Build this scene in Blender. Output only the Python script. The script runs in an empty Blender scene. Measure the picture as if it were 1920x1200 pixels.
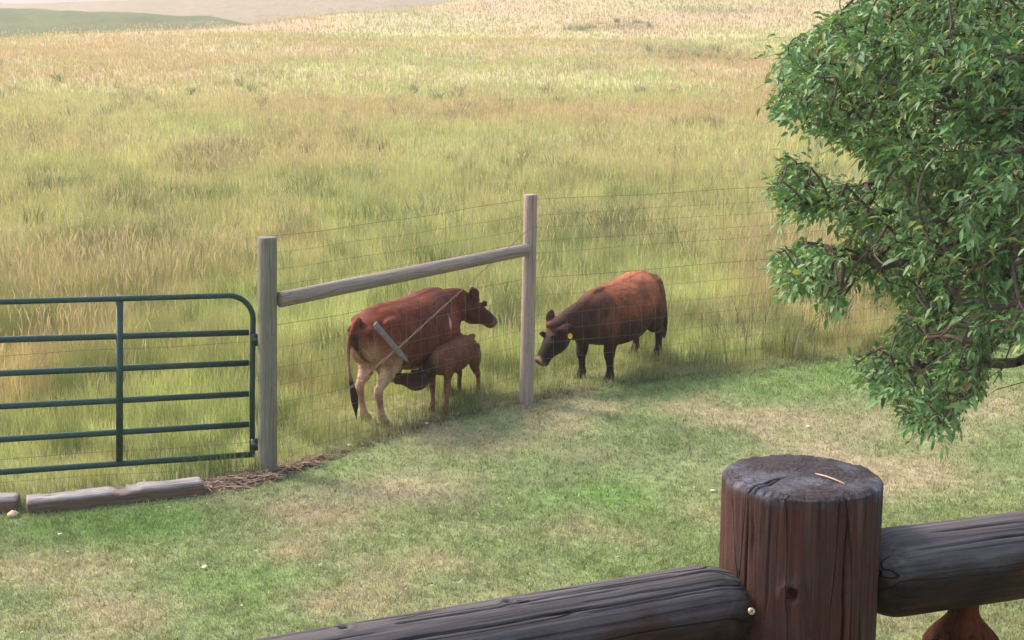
import bpy, math, random
import numpy as np
from mathutils import Vector, Matrix
random.seed(7); RNG = np.random.default_rng(11)
S = bpy.context.scene
COL = S.collection
# ------------------------------------------------------------------ camera, sky, sun, exposure
F = 2600.0; PITCH = math.radians(10.0); CAMZ = 3.0
cam_d = bpy.data.cameras.new('camera'); cam = bpy.data.objects.new('camera', cam_d); COL.objects.link(cam)
cam_d.sensor_width = 36.0; cam_d.lens = F / 1920 * 36.0; cam_d.clip_start = 0.05; cam_d.clip_end = 4000
cam.location = (0, 0, CAMZ); cam.rotation_euler = (math.radians(90) - PITCH, 0, 0)
S.camera = cam
SUN_EL, SUN_AZ = math.radians(42), math.radians(-62)     # azimuth from +Y (view direction), negative = left
W = bpy.data.worlds.new('World'); S.world = W; W.use_nodes = True
wn = W.node_tree.nodes; wn.clear()
sky = wn.new('ShaderNodeTexSky'); sky.sky_type = 'NISHITA'; sky.sun_disc = False
sky.sun_elevation = SUN_EL; sky.sun_rotation = SUN_AZ; sky.dust_density = 3.0; sky.air_density = 1.0
bg = wn.new('ShaderNodeBackground'); bg.inputs['Strength'].default_value = 0.15
wo = wn.new('ShaderNodeOutputWorld')
W.node_tree.links.new(sky.outputs[0], bg.inputs[0]); W.node_tree.links.new(bg.outputs[0], wo.inputs[0])
sun_d = bpy.data.lights.new('sun', 'SUN'); sun_d.energy = 2.6; sun_d.angle = math.radians(12); sun_d.color = (1.0, 0.90, 0.80)
sun = bpy.data.objects.new('sun', sun_d); COL.objects.link(sun)
sd = Vector((math.sin(SUN_AZ) * math.cos(SUN_EL), math.cos(SUN_AZ) * math.cos(SUN_EL), math.sin(SUN_EL)))
sun.rotation_euler = sd.to_track_quat('Z', 'Y').to_euler()
S.view_settings.view_transform = 'Standard'; S.view_settings.look = 'None'
S.view_settings.exposure = 1.65; S.view_settings.gamma = 1.0
S.render.engine = 'CYCLES'
S.cycles.max_bounces = 6; S.cycles.transparent_max_bounces = 6

# ------------------------------------------------------------------ helpers
CP, SP = math.cos(PITCH), math.sin(PITCH)
def ray(px, py):
    u = (px - 960) / F; v = (600 - py) / F
    return Vector((u, CP + v * SP, -SP + v * CP))
def atY(px, py, Y):
    d = ray(px, py); return Vector((0, 0, CAMZ)) + d * (Y / d.y)
def atD(px, py, D):
    return Vector((0, 0, CAMZ)) + ray(px, py) * D
def project(P):
    P = np.asarray(P, float); x, y, z = P[..., 0], P[..., 1], P[..., 2] - CAMZ
    d = y * CP - z * SP; v = (y * SP + z * CP) / d; u = x / d
    return 960 + F * u, 600 - F * v, d
# vectorised value noise
_T = np.random.default_rng(5).random((256, 256))
def vnoise(x, y):
    xi = np.floor(x).astype(int); yi = np.floor(y).astype(int)
    fx = x - xi; fy = y - yi; fx = fx * fx * (3 - 2 * fx); fy = fy * fy * (3 - 2 * fy)
    a = _T[xi & 255, yi & 255]; b = _T[(xi + 1) & 255, yi & 255]; c = _T[xi & 255, (yi + 1) & 255]; d = _T[(xi + 1) & 255, (yi + 1) & 255]
    return (a * (1 - fx) + b * fx) * (1 - fy) + (c * (1 - fx) + d * fx) * fy
def fbm(x, y, o=4, ox=0.0):
    s = 0; a = 0.5; t = 0
    for k in range(o):
        s = s + a * vnoise(x * 2 ** k + 17.3 * k + ox, y * 2 ** k + 5.1 * k + ox * 1.7); t += a; a *= 0.55
    return s / t
def sstep(a, b, x):
    t = np.clip((x - a) / (b - a), 0, 1); return t * t * (3 - 2 * t)
def lin(r, g, b):
    return np.array([((c / 255 + 0.055) / 1.055) ** 2.4 if c > 10 else c / 255 / 12.92 for c in (r, g, b)])

# terrain height
_ty = np.concatenate([np.arange(-60, 40, 0.1), np.arange(40, 900, 1.0)])
_tz = np.interp(_ty, [-60, 10.3, 12.1, 14, 20, 30, 45, 70, 100, 150, 260, 900], [-0.03, -0.03, 0.14, 0.2, 0.22, 0.55, 1.5, 3.55, 6.3, 12.5, 26, 60])
for _ in range(3):
    _k = np.ones(9) / 9; _s = np.convolve(_tz, _k, 'same'); _tz[10:-10] = _s[10:-10]
_CX = np.array([-200, -60, -34, -22, -10, 0, 12, 25, 200.0]); _CY = np.array([62, 76, 83, 97, 112, 128, 170, 260, 600.0])
def gz(x, y):
    x = np.asarray(x, float); y = np.asarray(y, float)
    yc = np.interp(x, _CX, _CY)
    over = np.maximum(y - yc, 0)
    ye = np.where(y > yc, yc + 4 * (1 - np.exp(-over / 4)), y)
    z = np.interp(ye, _ty, _tz) - 0.10 * np.maximum(over - 4, 0) * np.exp(-over / 300)
    far = sstep(16, 40, y)
    z = z + far * (fbm(x / 14, y / 14, 3) - 0.5) * 0.9 + 0.05 * (fbm(x / 1.6 + 40, y / 1.6, 2) - 0.5) * sstep(9, 6, np.abs(y - 11) * 0 + y) 
    return z
def gz1(x, y): return float(gz(np.array([x]), np.array([y]))[0])
def ground_at(px, py):
    d = ray(px, py); t0 = 2.0
    ts = np.linspace(2, 160, 12000); P = np.array(d)[None] * ts[:, None]
    h = P[:, 2] + CAMZ - gz(P[:, 0], P[:, 1]); k = np.argmax(h < 0)
    return P[k, 0], P[k, 1], gz1(P[k, 0], P[k, 1])
# line between mown lawn and meadow, as points on the ground
_B = [ground_at(*p)[:2] for p in [(0, 945), (200, 930), (380, 915), (500, 893), (600, 862), (700, 831), (800, 797), (900, 772), (990, 752), (1140, 724), (1300, 706), (1450, 690), (1600, 668), (1760, 652), (1920, 640)]]
_bx = np.array([-40, -12] + [b[0] for b in _B] + [14, 60]); _by = np.array([_B[0][1] - 9, _B[0][1] - 1.8] + [b[1] for b in _B] + [_B[-1][1] + 2.0, _B[-1][1] + 9])
_o = np.argsort(_bx); _bx, _by = _bx[_o], _by[_o]
def behind(x, y):            # metres past the boundary line, positive = meadow
    return (y - np.interp(x, _bx, _by)) * 0.82

# ------------------------------------------------------------------ object helpers
def link(o, parent=None):
    COL.objects.link(o)
    if parent is not None: o.parent = parent
    return o
def np_mesh(name, V, Fq, colors=None, mat=None, parent=None, smooth=True, Ft=None, N=None):
    me = bpy.data.meshes.new(name)
    V = np.asarray(V, np.float32); loops = []; tot = []
    if Fq is not None and len(Fq): loops.append(np.asarray(Fq, np.int32).ravel()); tot.append(np.full(len(Fq), 4, np.int32))
    if Ft is not None and len(Ft): loops.append(np.asarray(Ft, np.int32).ravel()); tot.append(np.full(len(Ft), 3, np.int32))
    loops = np.concatenate(loops); tot = np.concatenate(tot); st = np.concatenate([[0], np.cumsum(tot)[:-1]]).astype(np.int32)
    me.vertices.add(len(V)); me.vertices.foreach_set('co', V.ravel())
    me.loops.add(len(loops)); me.loops.foreach_set('vertex_index', loops)
    me.polygons.add(len(tot)); me.polygons.foreach_set('loop_start', st); me.polygons.foreach_set('loop_total', tot)
    me.update(calc_edges=True)
    if smooth: me.polygons.foreach_set('use_smooth', np.ones(len(tot), bool))
    if colors is not None:
        a = me.color_attributes.new('Col', 'FLOAT_COLOR', 'POINT')
        c = np.ones((len(V), 4), np.float32); c[:, :3] = colors; a.data.foreach_set('color', c.ravel())
    if mat: me.materials.append(mat)
    return link(bpy.data.objects.new(name, me), parent)
def tag(o, label=None, cat=None, group=None, kind=None):
    if label: o['label'] = label
    if cat: o['category'] = cat
    if group: o['group'] = group
    if kind: o['kind'] = kind
    return o
def empty(name, loc, rz=0.0, label=None, cat=None, group=None):
    o = bpy.data.objects.new(name, None); o.empty_display_size = 0.1; COL.objects.link(o)
    o.location = loc; o.rotation_euler = (0, 0, rz)
    bpy.context.view_layer.update()
    return tag(o, label, cat, group)
class MB:
    def __init__(s): s.V = []; s.F = []; s.T = []; s.n = 0; s.C = []
    def add(s, V, Fq=None, Ft=None, col=None):
        V = np.asarray(V, float); s.V.append(V)
        if Fq is not None and len(Fq): s.F.append(np.asarray(Fq) + s.n)
        if Ft is not None and len(Ft): s.T.append(np.asarray(Ft) + s.n)
        s.C.append(np.tile(np.asarray(col if col is not None else (1, 1, 1), float), (len(V), 1))); s.n += len(V)
    def tube(s, pts, radii, seg=10, cap=True, col=None, flat=1.0):
        pts = np.asarray([tuple(p) for p in pts], float); n = len(pts)
        radii = np.broadcast_to(np.asarray(radii, float), (n,))
        T = np.gradient(pts, axis=0); T /= np.linalg.norm(T, axis=1)[:, None] + 1e-9
        ref = np.array([0, 0, 1.0]) if abs(T[0][2]) < 0.9 else np.array([0, 1.0, 0])
        V = []; a = np.linspace(0, 2 * np.pi, seg, endpoint=False)
        u = np.cross(T[0], ref); u /= np.linalg.norm(u)
        for i in range(n):
            u = u - T[i] * np.dot(u, T[i]); u /= np.linalg.norm(u) + 1e-9; w = np.cross(T[i], u)
            V.append(pts[i] + radii[i] * (np.cos(a)[:, None] * u + flat * np.sin(a)[:, None] * w))
        V = np.concatenate(V); F_ = []
        for i in range(n - 1):
            for j in range(seg):
                F_.append((i * seg + j, i * seg + (j + 1) % seg, (i + 1) * seg + (j + 1) % seg, (i + 1) * seg + j))
        Tt = []
        if cap:
            V = np.concatenate([V, pts[:1], pts[-1:]])
            for j in range(seg):
                Tt.append((n * seg, (j + 1) % seg, j)); Tt.append((n * seg + 1, (n - 1) * seg + j, (n - 1) * seg + (j + 1) % seg))
        s.add(V, F_, Tt, col)
    def box(s, c, half, R=None, col=None):
        c = np.array(c); h = np.array(half); R = np.eye(3) if R is None else np.array(R)
        V = np.array([(x, y, z) for x in (-1, 1) for y in (-1, 1) for z in (-1, 1)]) * h
        s.add(V @ R.T + c, [(0, 1, 3, 2), (4, 6, 7, 5), (0, 4, 5, 1), (2, 3, 7, 6), (0, 2, 6, 4), (1, 5, 7, 3)], col=col)
    def build(s, name, mat, parent=None, smooth=True, colors=False):
        V = np.concatenate(s.V)
        if parent is not None: V = V - np.array(parent.location)[None] if parent.rotation_euler.z == 0 else (np.c_[V, np.ones(len(V))] @ np.array(parent.matrix_world.inverted()).T)[:, :3]
        return np_mesh(name, V, np.concatenate(s.F) if s.F else None, np.concatenate(s.C) if colors else None, mat, parent, smooth, np.concatenate(s.T) if s.T else None)

# ------------------------------------------------------------------ materials
class NT:
    def __init__(s, name):
        s.m = bpy.data.materials.new(name); s.m.use_nodes = True; s.t = s.m.node_tree; s.t.nodes.clear()
        s.out = s.n('ShaderNodeOutputMaterial')
    def n(s, t, **k):
        x = s.t.nodes.new(t)
        for a, b in k.items():
            if hasattr(x, a) and not a[0].isupper(): setattr(x, a, b)
            else: x.inputs[a].default_value = b
        return x
    def l(s, a, b): s.t.links.new(a, b)
    def coord(s, kind='Object', scale=(1, 1, 1)):
        tc = s.n('ShaderNodeTexCoord'); mp = s.n('ShaderNodeMapping'); mp.inputs['Scale'].default_value = scale
        s.l(tc.outputs[kind], mp.inputs[0]); return mp.outputs[0]
    def noise(s, vec, scale, detail=4, rough=0.6, dist=0.0):
        x = s.n('ShaderNodeTexNoise'); x.inputs['Scale'].default_value = scale; x.inputs['Detail'].default_value = detail
        x.inputs['Roughness'].default_value = rough; x.inputs['Distortion'].default_value = dist; s.l(vec, x.inputs['Vector']); return x.outputs[0]
    def ramp(s, fac, stops):
        r = s.n('ShaderNodeValToRGB'); e = r.color_ramp.elements
        while len(e) < len(stops): e.new(0.5)
        for q, (p, c) in zip(e, stops): q.position = p; q.color = tuple(c) + (1,) if len(c) == 3 else c
        s.l(fac, r.inputs[0]); return r.outputs[0]
    def mix(s, fac, a, b, mode='MIX'):
        x = s.n('ShaderNodeMix'); x.data_type = 'RGBA'; x.blend_type = mode
        for sock, v in ((x.inputs[0], fac), (x.inputs[6], a), (x.inputs[7], b)):
            if isinstance(v, (int, float)): sock.default_value = v
            elif isinstance(v, (tuple, list, np.ndarray)): sock.default_value = tuple(v) + (1,) if len(v) == 3 else tuple(v)
            else: s.l(v, sock)
        return x.outputs[2]
    def math(s, op, a, b=0.0):
        x = s.n('ShaderNodeMath'); x.operation = op
        for sock, v in ((x.inputs[0], a), (x.inputs[1], b)):
            if isinstance(v, (int, float)): sock.default_value = v
            else: s.l(v, sock)
        return x.outputs[0]
    def bump(s, h, strength, dist=0.01):
        b = s.n('ShaderNodeBump'); b.inputs['Strength'].default_value = strength; b.inputs['Distance'].default_value = dist
        s.l(h, b.inputs['Height']); return b.outputs[0]
    def attr(s, name='Col'):
        a = s.n('ShaderNodeAttribute'); a.attribute_name = name; return a.outputs['Color']
    def bsdf(s, color, rough=0.8, normal=None, spec=0.5, metal=0.0):
        b = s.n('ShaderNodeBsdfPrincipled')
        for nm, v in (('Base Color', color), ('Roughness', rough), ('Metallic', metal), ('Specular IOR Level', spec)):
            if isinstance(v, (int, float)): b.inputs[nm].default_value = v
            elif isinstance(v, (tuple, list, np.ndarray)): b.inputs[nm].default_value = tuple(v) + (1,)
            else: s.l(v, b.inputs[nm])
        if normal is not None: s.l(normal, b.inputs['Normal'])
        s.l(b.outputs[0], s.out.inputs[0]); return b
def leafy(name, transl=0.3, rough=0.6, spec=0.3, boost=1.0):
    t = NT(name); c = t.attr()
    b = t.bsdf(c, rough, spec=spec)
    tr = t.n('ShaderNodeBsdfTranslucent'); t.l(t.mix(1.0, c, (1.1 * boost, 1.15 * boost, 0.6 * boost), 'MULTIPLY'), tr.inputs[0])
    m = t.n('ShaderNodeMixShader'); m.inputs[0].default_value = transl
    t.l(b.outputs[0], m.inputs[1]); t.l(tr.outputs[0], m.inputs[2]); t.l(m.outputs[0], t.out.inputs[0]); return t.m

def wood(name, base, alt, grey, axis=0, greyamt=0.5, grey_top=None, crack=1.0, rough=0.75, gs=1.0, dark=(0.01, 0.008, 0.007), spec=0.4, fib=1.0):
    t = NT(name); sc = [34 * gs] * 3; sc[axis] = 1.6 * gs; sc2 = [24 * gs] * 3; sc2[axis] = 1.3 * gs
    v = t.coord('Object', tuple(sc)); v2 = t.coord('Object', tuple(sc2)); vo = t.coord('Object')
    sc5 = [150 * gs] * 3; sc5[axis] = 5 * gs; n5 = t.noise(t.coord('Object', tuple(sc5)), 1.0, 4, .7)
    n1 = t.noise(v, 1.0, 6, 0.7); n2 = t.noise(v2, 1.0, 2, 0.5, 0.1); n3 = t.noise(vo, 9.0 * gs, 6, 0.7)
    c = t.mix(t.ramp(n1, [(0.3, (0, 0, 0)), (0.7, (1, 1, 1))]), base, alt)
    gf = t.ramp(n3, [(0.35, (0, 0, 0)), (0.65, (greyamt,) * 3)])
    c = t.mix(gf, c, grey)
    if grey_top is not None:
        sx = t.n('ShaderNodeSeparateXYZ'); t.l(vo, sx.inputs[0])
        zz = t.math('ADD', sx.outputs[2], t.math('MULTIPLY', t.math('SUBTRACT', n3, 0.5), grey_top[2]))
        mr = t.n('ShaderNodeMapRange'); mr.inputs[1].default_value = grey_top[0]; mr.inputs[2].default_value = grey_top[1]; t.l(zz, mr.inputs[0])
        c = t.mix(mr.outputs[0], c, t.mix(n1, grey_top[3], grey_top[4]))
    # long drying cracks: thin level sets of a stretched noise
    ln = t.math('ABSOLUTE', t.math('SUBTRACT', n2, 0.5))
    cr = t.ramp(ln, [(0.0, (1, 1, 1)), (0.012, (0, 0, 0))])
    gate_ = t.ramp(t.noise(v2, 0.6, 2), [(0.45, (0, 0, 0)), (0.55, (1, 1, 1))])
    cf = t.math('MULTIPLY', t.math('MULTIPLY', cr, gate_), crack)
    c = t.mix(cf, c, dark)
    c = t.mix(1.0, c, t.ramp(n5, [(.32, (1 - .45 * fib,) * 3), (.68, (1 + .4 * fib,) * 3)]), 'MULTIPLY')
    h = t.math('SUBTRACT', t.math('ADD', t.math('MULTIPLY', n1, 0.5), t.math('MULTIPLY', n5, .5)), t.math('MULTIPLY', cf, 1.5))
    t.bsdf(c, rough, t.bump(h, 0.9, 0.004 / gs), spec); return t.m

# ------------------------------------------------------------------ ground colour fields (real patchiness of the vegetation)
YG = np.array([0.490, 0.455, 0.255]); GR = np.array([0.365, 0.400, 0.200]); TAN = np.array([0.500, 0.395, 0.255]); PINK = np.array([0.520, 0.345, 0.260]); DG = np.array([0.130, 0.150, 0.085])
def blob_list(L):
    out = []
    for px, py, rx, ry, w in L:
        x, y, _ = ground_at(px, py); x2, _, _ = ground_at(px + rx, py); _, y2, _ = ground_at(px, max(py - ry, 1)); _, y3, _ = ground_at(px, py + ry)
        out.append((x, y, abs(x2 - x), max(abs(y2 - y3) / 2, 0.05), w))
    return out
def blobs(x, y, L):
    s = np.zeros_like(x)
    for bx, by, rx, ry, w in L:
        s = s + w * np.exp(-((x - bx) / rx) ** 2 - ((y - by) / ry) ** 2)
    return s
M_PINK = blob_list([(640, 205, 330, 16, 0.9), (395, 330, 48, 22, 1.0), (120, 278, 130, 18, 0.6), (130, 95, 200, 18, 0.7), (420, 60, 250, 10, .6), (1230, 40, 420, 22, 0.9), (1300, 215, 260, 20, 0.7), (1130, 300, 120, 30, 0.4), (100, 720, 150, 60, 0.5), (700, 150, 160, 8, .4), (1000, 215, 200, 20, .5), (860, 15, 300, 8, .8), (560, 470, 60, 30, .4), (1350, 110, 120, 20, .5), (560, 740, 70, 20, .5)])
M_GREEN = blob_list([(450, 245, 200, 16, 0.6), (900, 115, 260, 14, 0.6), (200, 130, 240, 14, 0.5), (850, 260, 300, 22, 0.6), (1300, 140, 180, 10, 0.5), (300, 620, 100, 40, 0.3), (960, 590, 60, 60, 0.5), (780, 400, 160, 40, .4), (1200, 420, 150, 50, .3), (960, 32, 160, 8, .6), (250, 790, 240, 30, .3)])
M_DARK = blob_list([(210, 490, 110, 26, 0.7), (230, 395, 80, 22, 0.6), (430, 290, 60, 16, 0.6), (1185, 445, 70, 26, 0.6), (1170, 50, 60, 8, 0.5), (1330, 20, 90, 6, .5), (100, 485, 60, 20, .5), (1280, 100, 90, 12, .45), (60, 250, 60, 14, .4), (1110, 125, 40, 8, .3)])
def col_meadow(x, y):
    n1 = fbm(x / 5.5 + 3, y / 9 + 2, 4); n2 = fbm(x / 2.2 + 30, y / 3 + 9, 3); n3 = fbm(x / 16 + 8, y / 14 + 4, 3)
    pk = sstep(0.48, 0.66, n1) * 0.7 + blobs(x, y, M_PINK) * (0.6 + 0.8 * n2)
    gr = sstep(0.50, 0.70, n3) * 0.4 + sstep(.56, .72, fbm(x / 3.4 + 60, y / 4.2 + 31, 3)) * .4 + blobs(x, y, M_GREEN) + sstep(.55, .8, n2) * .3
    dk = blobs(x, y, M_DARK) * (0.5 + n2) + sstep(0.66, 0.8, fbm(x / 1.1, y / 1.6 + 70, 3)) * 0.25
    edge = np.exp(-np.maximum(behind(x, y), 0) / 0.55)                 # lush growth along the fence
    c = YG[None] * (0.85 + 0.3 * n2)[:, None]
    c = c + (GR - c) * np.clip(gr, 0, 0.9)[:, None]
    c = c + ((TAN * 0.55 + PINK * 0.45) - c) * np.clip(pk, 0, 0.9)[:, None]
    c = c + (DG - c) * np.clip(dk, 0, 0.8)[:, None]
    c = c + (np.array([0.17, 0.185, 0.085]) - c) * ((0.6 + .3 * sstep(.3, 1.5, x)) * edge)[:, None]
    return c
L_TAN = blob_list([(760, 915, 130, 36, 0.9), (900, 835, 130, 22, 0.6), (1500, 790, 130, 26, 0.7), (1120, 850, 60, 16, .3), (90, 1065, 170, 30, 0.8), (1330, 960, 80, 30, 0.6), (1720, 900, 120, 36, 0.6), (600, 960, 90, 24, 0.5), (230, 1140, 120, 26, .5), (640, 1130, 130, 30, .5), (1880, 740, 80, 20, .4), (540, 1035, 50, 18, .5), (1200, 1010, 110, 22, .35), (850, 1060, 120, 20, .3), (1700, 1160, 150, 40, .5)])
L_GREEN = blob_list([(1150, 920, 110, 30, 1.0), (1230, 790, 170, 40, 0.7), (1640, 700, 140, 22, 0.8), (120, 990, 180, 20, 0.9), (430, 1095, 120, 40, 0.9), (60, 1165, 110, 26, 0.8), (880, 1030, 120, 24, 0.6), (560, 1150, 160, 30, .6), (1300, 740, 200, 20, .5), (1850, 850, 90, 40, .5), (1010, 950, 80, 26, .5), (300, 975, 120, 20, .5)])
LG = np.array([0.180, 0.305, 0.092]); LM = np.array([0.275, 0.330, 0.160]); LT = np.array([0.500, 0.410, 0.285])
def col_lawn(x, y):
    n1 = fbm(x / 1.3 + 5, y / 1.3 + 7, 4); n2 = fbm(x / 0.35 + 50, y / 0.35, 3); n3 = fbm(x / 0.07 + 20, y / 0.10 + 9, 3)
    tn = sstep(0.5, 0.75, n1 * .8 + n2 * .2) * 0.7 + blobs(x, y, L_TAN) * (0.35 + 0.9 * n2)
    gr = sstep(0.5, 0.72, 1 - n1) * 0.5 + blobs(x, y, L_GREEN) * (0.5 + 0.6 * n2)
    c = LM[None] * (0.68 + 0.64 * n3)[:, None]
    c = c + (LG * (0.6 + .8 * n3)[:, None] - c) * np.clip(gr, 0, 0.95)[:, None]
    c = c + (LT * (0.8 + .4 * n3)[:, None] - c) * np.clip(tn, 0, 0.8)[:, None]
    return c
EARTH = np.array([0.10, 0.065, 0.045])

# ------------------------------------------------------------------ ground sheet
def build_ground():
    rr = np.concatenate([np.linspace(0.3, 5, 12), np.geomspace(5.3, 30, 150), np.geomspace(30.6, 420, 150)])
    aa = np.concatenate([np.linspace(-0.62, 0.62, 340), np.linspace(0.66, 2 * np.pi - 0.66, 110)])
    R_, A_ = np.meshgrid(rr, aa, indexing='ij'); x = (R_ * np.sin(A_)).ravel(); y = (R_ * np.cos(A_)).ravel()
    z = gz(x, y); nA = len(aa); nR = len(rr)
    b = behind(x, y) + 0.12 * (fbm(x / .3, y / .3, 3) - 0.5)
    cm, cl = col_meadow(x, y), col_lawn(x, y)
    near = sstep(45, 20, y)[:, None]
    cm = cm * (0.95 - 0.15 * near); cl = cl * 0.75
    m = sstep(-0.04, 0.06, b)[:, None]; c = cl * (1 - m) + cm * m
    strip = (np.exp(-((b - 0.04) / 0.07) ** 2) * sstep(0.3, 0.6, fbm(x / .5 + 9, y / .5, 3)))[:, None]
    c = c * (1 - strip) + EARTH * strip
    i = np.arange(nR - 1)[:, None] * nA; j = np.arange(nA)[None]; j2 = (j + 1) % nA
    Fq = np.stack([i + j, i + j2, i + nA + j2, i + nA + j], -1).reshape(-1, 4)[:, ::-1]
    V = np.c_[x, y, z]; V = np.concatenate([V, [[0, 0, gz1(0, 0)]]]); c = np.concatenate([c, c[:1]])
    Ft = [(len(V) - 1, (k + 1) % nA, k) for k in range(nA)]
    t = NT('soil_and_turf'); v = t.coord('Object')
    n = t.noise(v, 9, 6, 0.7); n2 = t.noise(v, 60, 4, 0.7)
    cc = t.mix(1.0, t.attr(), t.ramp(n, [(0.3, (0.7, 0.7, 0.7)), (0.7, (1.25, 1.2, 1.1))]), 'MULTIPLY')
    cc = t.mix(1.0, cc, t.ramp(n2, [(0.3, (0.75, 0.75, 0.75)), (0.7, (1.2, 1.2, 1.2))]), 'MULTIPLY')
    t.bsdf(cc, 0.95, t.bump(n2, 0.5, 0.03), 0.1)
    o = np_mesh('ground', V, Fq, c, t.m, None, True, Ft); tag(o, kind='structure')
build_ground()

def hill(name, x0, x1, y0, y1, ridge, c0, c1, nx=160, ny=50, seed=0.0, scale=12.0):
    X, Y = np.meshgrid(np.linspace(x0, x1, nx), np.linspace(y0, y1, ny), indexing='ij'); x, y = X.ravel(), Y.ravel()
    t = (y - y0) / (y1 - y0); prof = np.sin(np.pi * np.clip(t, 0, 1)) ** 0.8
    top = np.interp(x, *ridge); z = -14 + (top + 14) * prof + (fbm(x / scale, y / scale, 4, seed) - 0.5) * 1.0 * prof
    n = fbm(x / scale * 2 + seed, y / scale * 1.2, 4)[:, None]
    c = np.array(c0) * (1 - n) + np.array(c1) * n
    i = np.arange(nx - 1)[:, None] * ny; j = np.arange(ny - 1)[None]
    Fq = np.stack([i + j, i + ny + j, i + ny + j + 1, i + j + 1], -1).reshape(-1, 4)
    tt = NT(name + '_cover'); v = tt.coord('Object'); q = tt.noise(v, 0.5, 7, 0.7)
    tt.bsdf(tt.mix(1.0, tt.attr(), tt.ramp(q, [(0.3, (0.7,) * 3), (0.7, (1.25,) * 3)]), 'MULTIPLY'), 0.95, spec=0.1)
    tag(np_mesh(name, np.c_[x, y, z], Fq, c, tt.m), kind='structure')
def ztop(px, py, Y): return atY(px, py, Y).z
def xt(px, Y): return atY(px, 20, Y).x
Yh = 165
hill('green_hill', -110, 6, 125, 205, ([-110, xt(0, Yh), xt(120, Yh), xt(250, Yh), xt(400, Yh), xt(470, Yh), 6], [ztop(0, 8, Yh), ztop(0, 16, Yh), ztop(120, 20, Yh), ztop(250, 24, Yh), ztop(400, 36, Yh), ztop(470, 46, Yh), 2]), (0.050, 0.085, 0.025), (0.12, 0.15, 0.05), seed=3, scale=5)
Yh = 330
hill('tan_hill', -220, 300, 240, 420, ([-220, xt(0, Yh), xt(200, Yh), xt(400, Yh), xt(700, Yh), xt(960, Yh), 160, 300], [ztop(0, 14, Yh), ztop(0, 7, Yh), ztop(200, 3, Yh), ztop(400, -6, Yh), ztop(700, -25, Yh), ztop(960, -50, Yh), 52, 60]), (0.17, 0.165, 0.085), (0.29, 0.21, 0.13), seed=9, scale=22)
Yh = 620
hill('far_hill', -500, 500, 480, 760, ([-500, xt(0, Yh), xt(300, Yh), xt(960, Yh), 500], [ztop(0, -40, Yh), ztop(0, -30, Yh), ztop(300, -20, Yh), ztop(960, -70, Yh), ztop(1500, -80, Yh)]), (0.22, 0.19, 0.18), (0.28, 0.24, 0.21), seed=19, scale=70)

# ------------------------------------------------------------------ grass
def blades(P, H, Wd, yaw, lean, leandir, cb, ct):
    n = len(P); s = np.c_[np.cos(yaw), np.sin(yaw), np.zeros(n)] * Wd[:, None] * 0.5
    L = np.c_[np.cos(leandir), np.sin(leandir), np.zeros(n)] * (H * lean)[:, None]
    up = np.array([0, 0, 1.0])[None] * H[:, None]
    mid = P + L * 0.3 + up * 0.55; tip = P + L + up * np.sqrt(np.maximum(1 - 0.6 * lean ** 2, 0.2))[:, None]
    V = np.stack([P - s, P + s, mid + s * 0.8, mid - s * 0.8, tip], 1).reshape(-1, 3)
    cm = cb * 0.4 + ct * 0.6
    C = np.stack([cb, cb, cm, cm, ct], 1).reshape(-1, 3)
    k = np.arange(n)[:, None] * 5
    return V, k + np.array([[0, 1, 2, 3]]), k + np.array([[3, 2, 4]]), C
def scatter(n, y0, y1, amax=0.47, side=0.6):
    y = np.sqrt(RNG.random(n) * (y1 ** 2 - y0 ** 2) + y0 ** 2); x = (RNG.random(n) * 2 - 1) * (y * amax + side)
    return x, y
G_MAT = leafy('meadow_blades', 0.35, 0.65, 0.15)
def in_animals(x, y):        # where hooves have trampled the sward
    a = np.exp(-(((x + 0.95) / 0.75) ** 2 + ((y - 11.6) / 0.55) ** 2))
    b = np.exp(-(((x + 0.45) / 0.5) ** 2 + ((y - 12.0) / 0.5) ** 2)) * .6
    c = np.exp(-(((x - 0.75) / 0.6) ** 2 + ((y - 12.75) / 0.5) ** 2)) * 0.6
    d = np.exp(-(((x - 1.4) / 0.5) ** 2 + ((y - 13.35) / 0.6) ** 2)) * 0.95; e = np.exp(-(((x - .3) / 0.3) ** 2 + ((y - 12.3) / 0.3) ** 2)) * .6
    return np.clip(a + b + c + d + e, 0, 1)
VS, QS, TS, CS = [], [], [], []; nn = 0
def push(V, Q, T, C):
    global nn
    VS.append(V); QS.append(Q + nn); TS.append(T + nn); CS.append(C); nn += len(V)
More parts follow.
